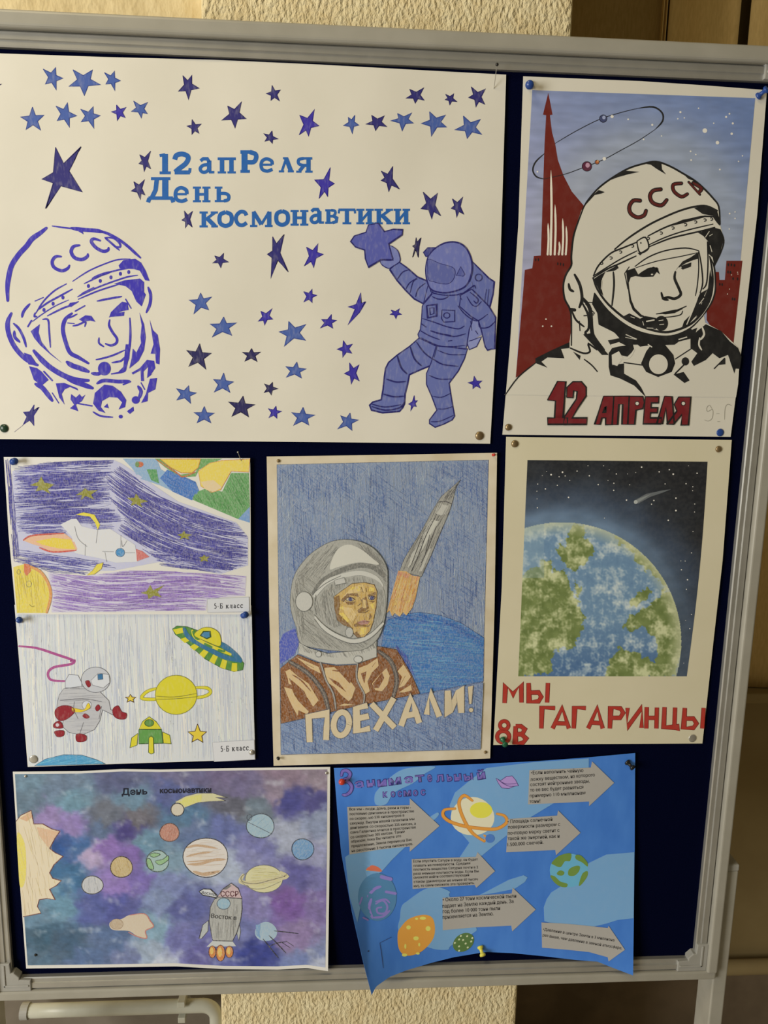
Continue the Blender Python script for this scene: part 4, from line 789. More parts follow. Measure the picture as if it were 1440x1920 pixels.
hatch(bg, PIC, -55, 700, (10, 26), (0.6, 1.1), [(170, 178, 184), (156, 168, 180)], rnd, 4, 5, dens=lt4)
hatch(bg, PIC, 88, 1500, (12, 30), (0.7, 1.3), [(178, 185, 188), (162, 173, 183), (150, 164, 178)], rnd, 5, 3, dens=lt4)
a = Art(p4, 'blue_planet_drawing', 'pencil', 'K', label='blue pencil planet'); a.fill('720,1190 735,1090 760,1030 850,1000 950,985 1080,1005 1200,1050 1336,1140 1332,1400 940,1480 900,1350 820,1200', (70, 116, 164), 6, out=(50, 70, 110), ow=0.8)
PLN = '720,1190 735,1090 760,1030 850,1000 950,985 1080,1005 1200,1050 1336,1140 1332,1400 940,1480 900,1350 820,1200'
Art(p4, 'violet_planet_drawing', 'pencil', 'K', label='violet planet edge behind the shoulder').fill('108,1165 130,1115 200,1080 228,1170 200,1240 112,1300', (78, 90, 164), 6)
hatch(a, PLN, 4, 420, (14, 50), (0.8, 2.0), [(84, 140, 176), (56, 100, 158), (104, 158, 180), (66, 112, 168)], rnd, 8, 6); hatch(a, '730,1010 850,1000 1000,990 1200,1060 1330,1150 1330,1200 1100,1060 900,1040 760,1080', 15, 90, (14, 40), (0.8, 2.0), [(48, 92, 156)], rnd, 9, 8); hatch(a, '800,1170 880,1250 930,1400 890,1340 820,1220', 70, 60, (10, 24), (0.8, 1.4), [(76, 86, 158)], rnd, 9, 8)
a = Art(p4, 'rocket_drawing', 'pencil', 'K', label='grey pencil rocket with an orange flame')
ROC = '1195,190 1165,240 1150,310 1125,390 1090,470 1060,540 1020,640 960,772 830,738 855,670 890,610 960,500 1030,370 1080,290 1145,235'
a.fill(ROC, (150, 146, 132), 10, out=(66, 64, 62), ow=0.8); a.fill('1075,330 1125,345 1105,400 1040,390', (176, 172, 156), 11); a.fill('1010,430 1070,440 1000,560 950,640 900,700 880,720 900,640 960,540', (186, 182, 166), 11)
hatch(a, ROC, -62, 160, (16, 46), (0.8, 1.6), [(104, 102, 94), (124, 120, 110), (84, 82, 76), (176, 172, 156), (160, 156, 142)], rnd, 12, 6); hatch(a, '1195,190 1150,240 1090,300 1130,320', -55, 30, (10, 24), (0.8, 1.4), [(84, 84, 82)], rnd, 12, 6)
a.fill('1085,340 1115,345 1085,405 1050,395', (182, 178, 162), 13); a.fill('1030,430 1060,440 1000,550 960,620 975,540', (190, 186, 168), 13); a.fill('930,600 950,590 900,700 875,715', (184, 180, 162), 13); a.fill('1005,610 1020,600 965,740 945,740', (178, 174, 158), 13)
for t in ('1060,325 1100,320 1140,335', '1040,420 990,520 940,650 900,740', '1050,470 1000,600 960,690', '1010,520 985,630', '960,540 900,700'): a.line(t, 5, (66, 64, 62), 15)
FLM = '822,735 870,740 905,765 952,772 925,900 905,960 870,1005 850,985 830,1012 800,990 785,1010 770,975 752,990 790,850'
a.fill(FLM, (208, 168, 104), 14); hatch(a, FLM, 108, 170, (14, 50), (0.8, 2.0), [(200, 142, 62), (222, 190, 104), (186, 116, 80), (214, 176, 120)], rnd, 16, 6); hatch(a, '822,735 952,772 945,800 815,770', 108, 40, (8, 18), (0.8, 1.6), [(206, 140, 120)], rnd, 17, 8)
a = Art(p4, 'cosmonaut_drawing', 'pencil', 'L', label='pencil cosmonaut in a grey helmet and orange suit')
SUI = '75,1265 150,1200 230,1140 400,1210 580,1240 760,1230 940,1160 945,1065 1120,1095 1180,1190 1260,1330 1330,1490 820,1590 80,1760'
a.fill(SUI, (134, 84, 44), 14, out=(70, 48, 34), ow=0.8)
hatch(a, SUI, 70, 420, (8, 24), (0.8, 1.8), [(112, 66, 30), (146, 92, 46), (98, 58, 30)], rnd, 16, 14)
HI = (204, 174, 122)
for t in ['120,1290 160,1270 240,1340 330,1400 420,1550 370,1610 330,1540 250,1460 190,1420 150,1400 140,1350', '110,1430 180,1450 200,1500 240,1560 330,1650 320,1680 240,1640 230,1690 180,1600 130,1490', '215,1160 330,1210 420,1250 440,1310 340,1260', '470,1260 560,1250 640,1330 700,1370 750,1440 720,1530 690,1560 620,1500 560,1430 500,1390 480,1320',
    '780,1260 860,1230 950,1170 960,1240 900,1300 860,1380 880,1470 830,1500 800,1420 760,1380', '900,1400 960,1330 1030,1260 1060,1330 1040,1410 990,1470 930,1460', '1130,1290 1180,1230 1160,1190 1230,1300 1250,1340 1190,1420 1140,1440 1170,1340', '1140,1480 1250,1410 1260,1460 1190,1480', '600,1600 650,1580 740,1590 660,1600']: a.fill(t, HI, 18)
DB = (126, 76, 38)
for t in ['150,1350 200,1390 290,1470 330,1560 250,1490 190,1440', '510,1345 600,1390 670,1480 640,1455 560,1400', '910,1400 990,1300 1010,1350 960,1440 915,1440', '800,1310 850,1290 830,1400', '600,1290 680,1350 740,1330 700,1400', '230,1450 300,1520 310,1580 250,1530']: a.fill(t, DB, 20)
for t in ('180,1320 260,1370 350,1470', '540,1280 640,1290 730,1270', '900,1250 930,1210', '880,1420 920,1340 970,1280', '1150,1420 1200,1330', '300,1220 380,1260'): a.line(t, 12, DB, 21, taper=(0.2, 0.2))
for wd, t in ((40, '160,1205 300,1290 400,1390 470,1500 510,1640'), (40, '960,1110 1060,1190 1110,1300 1120,1400 1090,1520')): a.line(t, wd, (84, 74, 66), 22, taper=(0.8, 0.8)); a.line(t, wd * 0.35, (122, 112, 100), 23)
for wd, t in ((20, '430,1190 460,1290 490,1380 550,1490 575,1630'), (18, '770,1220 760,1330 780,1400 830,1500 820,1590')): a.line(t, wd, (98, 94, 88), 24); a.line(t, wd * 0.55, (156, 150, 138), 25)
GO4 = (92, 92, 84)
a.fill('240,1030 330,1080 500,1130 700,1110 940,1010 942,1160 760,1222 580,1230 420,1205 240,1130', (182, 178, 162), 26, out=GO4, ow=0.8); hatch(a, '240,1030 330,1080 500,1130 700,1110 940,1010 942,1080 760,1160 580,1170 420,1150 240,1100', 60, 110, (8, 20), (0.7, 1.2), [(140, 136, 124), (120, 118, 108)], rnd, 28, 10)
HEL = '165,620 200,430 300,280 420,180 560,115 720,108 860,150 960,230 1030,350 1040,470 1030,700 1000,880 940,1010 830,1090 660,1110 450,1090 260,1040 220,900 175,760'
a.fill(HEL, (158, 155, 141), 29, sm=True, out=GO4, ow=1.0)
hatch(a, '175,620 210,440 310,290 430,190 560,125 600,170 520,370 380,560 350,700 420,900 600,1010 740,1050 940,960 830,1080 660,1100 450,1080 270,1030 230,900', lambda x, y: -50 if y < 1080 else (80 if x < 570 else 40), 330, (12, 40), (0.7, 1.5), [(120, 118, 106), (104, 102, 94), (172, 168, 152), (136, 132, 120)], rnd, 31, 8)
hatch(a, '720,110 860,155 960,235 1030,350 1035,560 980,420 900,280 800,190', 55, 90, (12, 34), (0.7, 1.5), [(116, 114, 104), (132, 128, 118)], rnd, 31, 8)
a.fill('560,240 620,170 700,150 800,190 900,270 960,330 780,310 600,350 520,370', (198, 193, 174), 33, sm=True)
a.line('370,590 440,490 580,400 760,340 900,350 1000,430', 44, (112, 110, 100), 34); a.line('385,610 490,490 640,430 800,405 930,450 990,520', 42, (194, 190, 174), 35)
a.fill('400,640 480,540 600,460 780,430 920,460 1000,540 1020,700 980,870 880,970 740,1000 600,940 450,830 390,740', (160, 157, 143), 36, sm=True)
hatch(a, '400,640 480,540 600,460 780,430 920,460 940,500 720,490 600,570 550,640 565,760 640,880 560,900 450,830 390,740', 78, 200, (10, 34), (0.7, 1.3), [(128, 125, 114), (112, 110, 102), (180, 176, 160)], rnd, 38, 8); hatch(a, '950,540 1000,560 1010,700 970,860 900,940 930,800 950,650', 80, 70, (10, 30), (0.7, 1.3), [(132, 130, 118), (176, 172, 158)], rnd, 38, 8)
a.line('390,800 470,900 600,980 740,1020 880,975 1000,860', 34, (194, 190, 174), 38, taper=(0.5, 0.5)); a.line('380,780 470,875 600,955 740,995 880,950 1000,835', 5, GO4, 39); a.line('380,820 470,925 600,1003 740,1042 880,995 1000,885', 5, GO4, 39); a.line('370,590 480,500 620,430', 5, GO4, 39); a.line('395,600 385,700 400,780', 6, GO4, 39); a.line('490,560 500,700 540,830', 7, (120, 118, 108), 39)
a.fill('560,470 650,445 665,495 570,515', (184, 180, 166), 40, out=GO4, ow=0.8)
a.ell(288, 662, 76, 88, (184, 180, 165), 40, out=GO4, ow=1.2); a.ell(418, 1135, 26, 26, (186, 182, 168), 40, out=GO4, ow=0.9); a.ell(775, 1182, 38, 30, (194, 190, 176), 40, out=GO4, ow=0.9)
FC = '555,620 620,570 720,500 830,490 920,510 945,570 940,700 910,850 880,930 830,980 770,985 735,950 720,900 640,870 590,830 565,730'
fc = Art(p4, 'drawn_face', 'pencil', 'L', parent=a, label='ochre shaded face')
fc.fill(FC, (196, 162, 92), 41, out=(84, 62, 40), ow=1.2)
for c, ts in (((130, 96, 54), ['557,625 605,605 615,690 600,760 640,800 690,860 725,905 640,872 590,832 565,730', '618,650 680,588 770,588 782,620 700,606 640,664', '858,604 932,574 936,602 870,618', '848,615 872,720 835,752 775,758 768,742 812,705 802,645', '735,950 760,930 800,975 770,985', '735,870 770,850 860,880 890,860 870,890 790,885 740,890', '655,660 700,668 750,660 730,690 680,690', '860,655 930,655 910,672', '880,760 900,800 870,830 876,790', '780,780 740,830 730,860 760,800']),
                ((220, 192, 92), ['700,560 720,530 800,520 785,570', '600,770 640,760 700,830 680,850', '800,900 850,892 840,955 790,960', '880,530 920,540 915,570 870,570', '600,720 640,700 650,740', '880,690 925,670 915,740']), ((212, 182, 120), ['640,620 690,560 760,520 830,500 840,580 800,570 700,590', '640,710 720,720 760,780 720,850 660,780', '815,640 845,650 850,720 815,720'])):
    for t in ts: fc.fill(t, c, 43)
fc.fill('765,850 800,835 830,828 880,842 860,866 800,872', (172, 124, 108), 46); fc.line('768,848 820,846 878,842', 5, (92, 58, 50), 47)
for x, y, rx in ((702, 641, 36), (896, 630, 28)): fc.ell(x, y, rx, 17, (190, 175, 140), 46, out=(70, 52, 44), ow=1.0); fc.ell(x + 3, y, 18, 17, (62, 62, 104), 48)
for t in ('640,665 690,620 750,645', '862,615 900,610 935,625', '800,530 820,580', '845,540 850,575', '775,758 830,762 870,740', '770,700 800,680'): fc.line(t, 6, (92, 64, 40), 48)
hatch(fc, FC, 80, 90, (8, 20), (0.6, 1.1), [(160, 126, 66), (212, 180, 100), (176, 140, 76)], rnd, 45, 20)
a2 = Art(p4, 'helmet_microphone', 'pencil', 'L', parent=a); a2.ell(695, 940, 34, 46, (176, 173, 160), 47, out=GO4, ow=0.8); a2.fill('590,880 670,880 680,960 620,940', (156, 153, 140), 46)
LT = (206, 186, 146)
band = Art(p4, 'blue_banner', 'pencil', 'K', label='blue hatched banner', stuff=True)
BN = '120,1657 1332,1408 1315,1806 118,1838'
band.fill(BN, (120, 138, 164), 27); hatch(band, BN, 30, 800, (10, 26), (0.5, 1.1), BL, rnd, 29, 6); hatch(band, BN, 88, 500, (10, 26), (0.5, 1.1), BL + [(160, 172, 184)], rnd, 30, 6)
for strokes in [('290,1765 283,1612 395,1592 388,1752',), None, ('638,1545 570,1562 573,1698 652,1682', '572,1625 645,1608'), ('660,1535 800,1678', '795,1500 685,1695'), ('838,1668 898,1498 948,1650', '860,1608 930,1594'), ('992,1600 1012,1470 1068,1612',), ('1118,1455 1124,1602 1192,1440 1200,1590',)]:
    l = Art(p4, 'drawn_letter', 'pencil', 'K')
    if strokes is None: l.ring(480, 1655, 46, 70, 40, (96, 92, 92), 34, rot=8); l.ring(480, 1655, 46, 70, 34, LT, 36, rot=8); continue
    for t in strokes: l.line(t, 41, (96, 92, 92), 34, sm=False, taper=(1, 1), cap=False); l.line(t, 34, LT, 36, sm=False, taper=(1, 1), cap=False)
l = Art(p4, 'drawn_letter', 'pencil', 'K'); l.fill('1238,1432 1272,1425 1262,1535 1246,1538', LT, 36, out=(96, 92, 92), ow=1); l.ell(1258, 1572, 14, 14, LT, 36, out=(96, 92, 92), ow=1)
# ================================================================== poster: the Earth from space
def h5(x, y): return 0.0035 + 0.0007 * math.sin(x / 62 + 1.0) * (0.4 + 0.6 * math.cos(y / 260)) + 0.0006 * math.sin(y / 120)
p5 = Poster('painted_poster', 'painted poster of the green and blue Earth in black space', 'poster',
            '949,819 1160,822 1372,825', '1372,825 1355,1050 1338,1200 1317,1394', '925,1397 1120,1395 1317,1394', '949,819 941,1100 925,1397', h5, (184, 177, 158), MAT['paper_ivory'], 60, 60)
E5 = Art(p5, 'earth_painting', 'flat', 'M', label='painted Earth against black starry space')
LAND = [pp(t) for t in ('205,820 250,770 330,730 375,720 380,790 440,770 480,870 520,960 560,1040 540,1120 500,1210 380,1230 370,1350 170,1390 180,1000', '380,650 450,640 470,560 500,505 550,530 560,590 610,640 630,660 560,740 490,790 450,740', '720,560 840,630 970,760 1040,865 1000,860 940,800 860,750 830,680 760,630', '1010,880 1100,940 1120,1100 1105,1250 1060,1390 670,1390 690,1300 760,1210 800,1230 960,1290 970,1180 890,1100 770,1110 790,1050 880,1000 980,930', '810,990 840,910 920,870 940,890 920,940 850,970', '500,830 540,880 530,920 500,880')]
def earth(px, py):
    X, Y = (px - 910) * 3, (py - 810) * 3
    d = math.hypot(X - 430, Y - 1180) - 672
    if d > 0:
        sd = Y + 0.6 * (X - 200)
        k = 1.0 if sd < 900 else max(0.55, 1 - (sd - 900) / 1600)
        g = min(1, 1.25 * math.exp(-(d / (150 + 40 * ns(px, py, 60))) ** 1.4)) * k
        c = mix((30, 30, 30), (92, 110, 124), g * 0.95)
        c = mix(c, (52, 62, 76), 0.45 * max(0, 1 - abs(d - 150) / 130))
        kk = 1 + 0.10 * ns(X * 0.5 + Y, Y - X * 0.4, 60, 4)
        return tuple(v * kk for v in c)
    wx, wy = 26 * ns(px, py, 11, 1) + 12 * ns(px, py, 4, 2), 26 * ns(px, py, 11, 7) + 12 * ns(px, py, 4, 8)
    q = (X + wx, Y + wy); land = any(inside(q, l) for l in LAND)
    n1 = ns(px, py, 26, 3) + 0.6 * ns(px, py, 9, 4) + 0.45 * ns(px, py, 4, 5)
    if land:
        c = mix((106, 116, 64), (88, 100, 50), 0.5 + ns(px, py, 14, 6)); c = mix(c, (174, 174, 126), (n1 + 0.20) * 1.1)
    else:
        dp = max(0, (Y - 1050) / 330); c = mix((112, 136, 146), (66, 92, 118), 0.3 + dp * 0.7 - 0.25 * n1)
        c = mix(c, (176, 180, 166), (n1 + 0.12) * 1.0)
    if d > -75: c = mix(c, (176, 174, 134), (1 + d / 75) * 0.75)
    if X < 330 and Y < 820: c = mix(c, (128, 146, 146), 0.35)
    return c
def euv(u, v):
    xl = 237 + (185 - 237) * v; xr = 1250 + (1133 - 1250) * v + 14 * math.sin(math.pi * v)
    yt = 158 + 9 * u; return (910 + (xl + (xr - xl) * u) / 3, 810 + (yt + (1374 - yt) * v) / 3)
E5.field(euv, 250, 300, earth)
st = Art(p5, 'painted_stars', 'paint', 'M', stuff=True, label='tiny white stars')
for x, y, r in ((370, 240, 5), (434, 226, 5), (449, 247, 3), (415, 252, 3), (516, 220, 3.5), (585, 246, 4), (577, 190, 2.5), (665, 190, 2.5), (737, 236, 3.5), (697, 212, 2), (879, 198, 4.5), (978, 224, 4), (1035, 212, 4), (1057, 237, 5), (1191, 232, 4), (1143, 190, 2), (295, 293, 3), (338, 320, 4), (290, 333, 2.5), (405, 300, 3), (475, 272, 2.5), (635, 296, 4), (723, 288, 3.5), (722, 328, 4), (812, 297, 2.5), (846, 228, 2), (468, 368, 4.5), (291, 376, 2), (293, 426, 3.5), (794, 383, 4.5), (1072, 372, 4.5), (1011, 292, 3), (1129, 291, 3.5), (1167, 308, 3), (1166, 330, 2.5), (948, 385, 4), (935, 406, 3.5), (1072, 442, 5), (1029, 497, 4.5), (1178, 405, 3), (1177, 450, 2.5), (1168, 560, 2.5), (1160, 680, 3), (1103, 775, 3.5), (1137, 831, 4), (1131, 885, 3), (1160, 1026, 3), (1150, 1106, 3), (1124, 726, 2.5), (1127, 1060, 2), (670, 484, 2.5), (1100, 725, 2), (1116, 1300, 2), (320, 245, 2), (345, 222, 2), (690, 272, 2), (800, 236, 2)):
    st.ell(x, y, r, r, (206, 200, 176), 4, n=8)
cm = Art(p5, 'painted_comet', 'paint', 'M', label='faint grey comet')
cm.fill('834,388 850,378 905,348 1000,328 1045,322 1000,340 925,366 862,402 840,404', (88, 90, 86), 3); cm.fill('836,390 870,372 930,350 880,384 850,402', (116, 118, 110), 4); cm.ell(846, 394, 11, 11, (150, 150, 138), 5, n=12)
R5, R5O = (150, 46, 34), (96, 30, 24)
for g in [('108,1525 113,1422 155,1480 202,1418 203,1522',), ('243,1412 246,1518 300,1515 314,1490 300,1465 246,1466',), ('352,1412 347,1522',), ('315,1668 318,1550 392,1553',), ('378,1668 432,1552 470,1668', '400,1638 455,1640'), ('497,1668 502,1550 565,1553',), ('578,1668 630,1552 660,1668', '600,1635 650,1638'), ('700,1668 705,1550 760,1555 775,1580 758,1608 705,1608',), ('800,1552 798,1662 880,1550 878,1665',), ('908,1548 905,1668', '965,1550 962,1668', '908,1608 963,1608'), ('1008,1548 1003,1660 1085,1660 1082,1680', '1067,1550 1063,1660'), ('1122,1552 1115,1665 1170,1665 1188,1640 1170,1612 1118,1612',), ('1228,1552 1220,1668',), None, ('170,1655 168,1750 212,1748 230,1725 205,1702 170,1700', '170,1655 200,1655 222,1672 208,1698 172,1700')]:
    l = Art(p5, 'painted_letter', 'paint', 'M')
    if g is None: l.ring(106, 1650, 24, 24, 22, R5O, 3); l.ring(106, 1650, 24, 24, 17, R5, 5); l.ring(100, 1714, 34, 32, 24, R5O, 3); l.ring(100, 1714, 34, 32, 19, R5, 5); continue
    for t in g: l.line(t, 25, R5O, 3, sm=False, taper=(1, 1), cap=False); l.line(t, 20, R5, 5, sm=False, taper=(1, 1), cap=False)

# ================================================================== watercolour of the solar system
def h7(x, y): return 0.004 + 0.0007 * math.sin(x / 55 + 2) * math.sin(y / 70) + 0.008 * max(0, (x - 380) / 240) ** 1.3 * max(0, (y - 1660) / 160) ** 1.5 + 0.0015 * max(0, (y - 1740) / 80) + 0.001 * math.sin(x / 90) * max(0, (1480 - y) / 40)
p7 = Poster('watercolour_painting', 'violet and blue watercolour of planets, sun and grey rocket', 'painting',
            '24,1447 150,1446 230,1442 300,1443 450,1440 619,1438', '619,1438 618,1600 615,1821', '49,1816 200,1814 330,1812 420,1817 520,1818 575,1815 615,1821', '24,1447 36,1640 49,1816', h7, (219, 211, 194), MAT['paper_cool'], 90, 60)
CP = [(50,1460,105,135,150),(120,1480,105,125,145),(230,1460,90,95,130),(330,1450,110,105,140),(430,1450,115,100,135),(540,1450,140,115,130),(600,1460,150,130,140),(50,1510,95,120,135),(130,1500,105,145,160),(250,1500,100,135,155),(320,1490,85,95,150),(450,1480,115,105,140),(520,1490,150,130,145),(590,1500,85,80,140),(90,1530,150,125,175),(130,1550,140,115,175),(200,1530,105,110,120),(260,1530,110,105,110),(340,1530,80,120,150),(440,1510,100,100,110),(480,1520,110,125,135),(540,1500,75,75,145),(600,1540,140,150,175),
 (120,1585,45,85,150),(150,1590,55,100,155),(190,1560,90,110,140),(240,1555,75,65,130),(270,1580,100,140,160),(370,1560,95,115,155),(420,1560,100,110,165),(480,1590,115,115,170),(540,1570,165,170,185),(600,1600,150,150,180),(130,1640,60,110,150),(165,1600,180,155,185),(200,1590,140,105,175),(240,1600,125,95,165),(220,1660,145,115,185),(260,1650,120,100,175),(310,1620,120,150,165),(310,1660,120,130,175),(420,1620,165,175,190),(470,1600,135,135,180),(560,1640,100,95,160),(600,1650,120,115,170),
 (60,1720,95,130,150),(120,1700,100,145,165),(170,1700,85,95,160),(230,1700,80,85,155),(300,1680,125,140,175),(340,1700,90,95,155),(480,1700,130,120,175),(540,1690,125,85,160),(600,1690,130,110,165),(70,1760,60,95,115),(130,1770,65,95,120),(200,1760,85,110,150),(290,1740,125,160,175),(340,1760,110,110,170),(280,1790,150,165,180),(380,1790,100,95,160),(460,1740,110,115,170),(480,1790,55,65,145),(560,1760,145,120,165),(600,1790,120,130,170),(60,1800,80,110,130),(160,1800,85,110,150),(240,1805,110,120,160),(300,1810,190,195,205),(420,1810,95,100,165),(560,1810,110,125,175),(600,1810,170,175,190)]
def wcol(x, y):
    wx = x + 14 * ns(x, y, 22, 1) + 7 * ns(x, y, 8, 2); wy = y + 14 * ns(x, y, 22, 5) + 7 * ns(x, y, 8, 6)
    s = 0; c = [0, 0, 0]
    for px, py, r, g, b in CP:
        d2 = (px - wx) ** 2 + ((py - wy) * 1.25) ** 2 + 60
        if d2 > 22000: continue
        w_ = 1 / d2 ** 2.8; s += w_; c[0] += r * w_; c[1] += g * w_; c[2] += b * w_
    k = 1 + 0.12 * ns(x, y, 16, 11) + 0.10 * ns(x + y * 0.5, y * 2, 9, 13) + 0.06 * ns(x, y, 3.5, 17)
    c = tuple(v / s * k for v in c); gy = sum(c) / 3
    return mix(mix(c, (gy, gy, gy * 1.03), 0.22), (206, 208, 208), max(0, ns(x * 0.8, y * 1.3, 24, 21) + 0.4 * ns(x, y, 7, 25) - 0.30) * 0.9)
wc = Art(p7, 'watercolour_sky', 'wash', 'X', label='violet, blue and grey watercolour wash')
def uv7(u, v): return p7.uv(0.006 + u * 0.985, 0.012 + v * 0.972)
wc.field(uv7, 200, 130, wcol)
rnd = random.Random(5)
a = Art(p7, 'sun_painting', 'pencil', 'N', label='pale spiky sun with dark red outline')
SN = '130,525 170,475 255,435 265,490 275,545 350,545 420,585 490,605 450,660 405,745 450,780 515,810 440,880 405,945 430,990 500,1010 460,1050 405,1080 450,1165 380,1155 320,1165 305,1220 335,1275 187,1305 150,900'
a.fill(SN, (220, 203, 168), 3); a.fill('140,620 200,700 215,900 200,1030 165,1060 150,900', (222, 204, 96), 4, sm=True); a.fill('160,500 250,445 262,490 220,525', (210, 168, 128), 4); a.fill('300,570 420,595 480,610 430,680 395,740 320,640', (214, 176, 138), 4)
a.line(SN.rsplit(' ', 1)[0], 7, (112, 58, 52), 5, sm=False); hatch(a, SN, 80, 60, (15, 50), (0.5, 1.0), [(206, 184, 140), (214, 190, 130)], rnd, 5, 10)
def disc(reg, name, x, y, rx, ry, col, label, out=(72, 68, 72), hc=None, ang=60, lab=None):
    a = Art(p7, name, 'pencil', reg, label=label); a.ell(x, y, rx, ry, col, 3, out=tuple(v * 0.75 for v in out), ow=1.7, wob=0.02)
    if hc:
        q = [(x + rx * 0.95 * math.cos(k * 0.3), y + ry * 0.95 * math.sin(k * 0.3)) for k in range(21)]; hatch(a, q, ang, 30, (6, 22), (0.7, 1.4), hc, rnd, 4, 8)
    return a
disc('N', 'planet_drawing', 993, 898, 90, 86, (196, 172, 122), 'tan planet', (84, 66, 62), [(178, 150, 96), (206, 186, 136)], 70)
disc('N', 'planet_drawing', 755, 1045, 88, 74, (192, 190, 186), 'pale grey planet', (88, 88, 90), [(170, 170, 168), (204, 202, 200)], 85)
a = disc('N', 'earth_drawing', 1288, 850, 92, 88, (158, 182, 172), 'small green Earth', (84, 110, 100))
for t in ('1200,840 1225,830 1250,880 1255,915 1215,905', '1225,800 1260,782 1310,795 1260,818', '1270,850 1330,835 1372,805 1375,840 1310,880'): a.fill(t, (142, 180, 128), 5, sm=True, out=(52, 66, 54), ow=1.1)
disc('O', 'planet_drawing', 75, 597, 77, 72, (186, 130, 110), 'red planet', (130, 92, 82), [(168, 106, 88), (198, 146, 126)], -70)
a = Art(p7, 'asteroid_drawing', 'pencil', 'N', label='pale burning asteroid'); a.fill('900,1350 1000,1320 1060,1290 1180,1280 1230,1340 1255,1385 1190,1420 1200,1480 1120,1460 1050,1420 920,1410', (206, 188, 160), 3, sm=True); a.line('1060,1292 1180,1280 1230,1340 1255,1385 1190,1420 1200,1480 1120,1465 1050,1430', 9, (190, 120, 110), 4); a.ell(955, 1365, 52, 42, (188, 166, 136), 4, out=(168, 140, 112), ow=1)
a = Art(p7, 'comet_drawing', 'pencil', 'O', label='comet with a yellow tail'); a.fill('120,355 200,310 300,285 420,285 535,320 440,318 525,345 400,350 300,360 190,402', (208, 200, 150), 3, out=(96, 92, 96), ow=0.9); a.fill('150,360 200,320 330,295 330,345 200,390', (216, 208, 116), 4); a.ell(138, 415, 51, 51, (206, 194, 168), 5, out=(42, 42, 48), ow=1.8)
a = disc('O', 'planet_drawing', 362, 795, 178, 156, (216, 206, 192), 'large cream planet with brown bands', (64, 62, 72))
for t, wd in (('205,720 300,700 460,725', 18), ('205,790 300,765 420,750', 14), ('215,850 320,845 430,815 525,812', 22), ('210,830 330,822 420,808', 10), ('260,905 360,930 480,900', 24), ('300,935 380,915 470,915', 12)): a.line(t, wd, (192, 158, 122), 6, taper=(0.1, 0.1))
hatch(a, '200,760 260,680 360,650 470,680 530,780 500,880 370,940 250,900', -5, 50, (20, 60), (0.6, 1.2), [(204, 180, 152), (222, 214, 202)], rnd, 5, 5)
a = disc('O', 'planet_drawing', 797, 545, 110, 96, (158, 182, 190), 'pale blue planet crossed by a line', (92, 104, 120), [(140, 168, 180), (172, 192, 196)], -40); a.line('700,515 790,560 890,610', 4, (84, 92, 104), 6); a.ring(708, 478, 20, 24, 5, (84, 92, 104), 6)
disc('O', 'planet_drawing', 1133, 730, 88, 84, (120, 158, 192), 'bright blue planet', (72, 86, 112), [(100, 142, 184), (134, 170, 198)], -50)
a = Art(p7, 'ringed_planet_drawing', 'pencil', 'O', label='yellow ringed planet'); a.ell(825, 965, 150, 110, (214, 206, 156), 3, out=(104, 104, 110), ow=1.3); a.line('660,935 640,985 720,1000 850,980 950,960 1005,945 960,915', 34, (208, 196, 150), 5); a.line('690,918 645,950 660,990 760,1003 880,975 990,945', 5, (112, 104, 90), 7); a.line('640,985 720,1040 830,1040 960,985', 5, (150, 142, 112), 7); hatch(a, '720,880 850,860 950,930 940,1030 830,1070 720,1020', -5, 50, (12, 40), (0.8, 1.4), [(206, 190, 120), (222, 214, 170), (196, 184, 110)], rnd, 6, 5)
a = Art(p7, 'rocket_drawing', 'pencil', 'O', label='grey pencil rocket with orange flames')
KO = (62, 60, 64)
a.fill('385,1295 340,1330 310,1440 330,1440 380,1380', (178, 180, 174), 3, out=KO, ow=1.1); a.fill('632,1330 640,1390 625,1455 610,1400', (178, 180, 174), 3, out=KO, ow=1.1)
BD = '455,1110 430,1130 400,1190 390,1300 405,1390 420,1455 575,1460 610,1390 640,1290 652,1200 648,1110'
a.fill(BD, (170, 168, 158), 5, out=KO, ow=1.4); hatch(a, BD, 92, 70, (14, 44), (0.7, 1.4), [(140, 138, 130), (156, 154, 146), (190, 188, 178)], rnd, 7, 5)
a.fill('455,1108 500,1045 565,1000 620,1040 650,1122', (200, 172, 168), 8, out=KO, ow=1.4); a.fill('500,1050 550,1008 570,1020 530,1050', (120, 116, 112), 9); a.ell(505, 1162, 52, 45, (150, 178, 188), 9, out=(80, 90, 100), ow=1.2); a.fill('420,1455 575,1460 605,1500 370,1505', (196, 196, 188), 6)
for x, y, rx, ry in ((415, 1545, 28, 48), (480, 1555, 35, 64), (550, 1545, 30, 46)): a.ell(x, y, rx, ry, (206, 130, 70), 7, out=(84, 50, 44), ow=1.2); a.ell(x - 4, y - 8, rx * 0.5, ry * 0.6, (224, 184, 96), 10)
a.fill('310,1065 345,1045 400,1048 450,1095 450,1118 400,1105 340,1095', (206, 206, 202), 10, out=(30, 30, 34), ow=1.8)
tx = Art(p7, 'rocket_lettering', 'flat', 'O', parent=a); tx.text('СССР', (480, 1105), (622, 1105), 42, (90, 44, 50), 14); tx.text('Восток в', (405, 1275), (605, 1292), 34, (34, 34, 38), 12); tx.text('Восход', (330, 1085), (440, 1098), 24, (30, 30, 34), 14)
a = Art(p7, 'sputnik_drawing', 'pencil', 'O', label='pale blue satellite with black antennas'); a.ell(842, 1385, 88, 76, (160, 182, 192), 3, wob=0.03); a.fill('760,1330 800,1325 790,1400 800,1440 765,1410', (126, 160, 190), 4)
for t in ('905,1378 1000,1388 1100,1400', '865,1415 930,1480 1000,1555', '818,1442 880,1520 942,1595', '960,1465 1035,1515', '1000,1460 1062,1500', '870,1500 930,1475 1000,1465'): a.line(t, 7, (44, 44, 52), 6, taper=(0.6, 0.4))
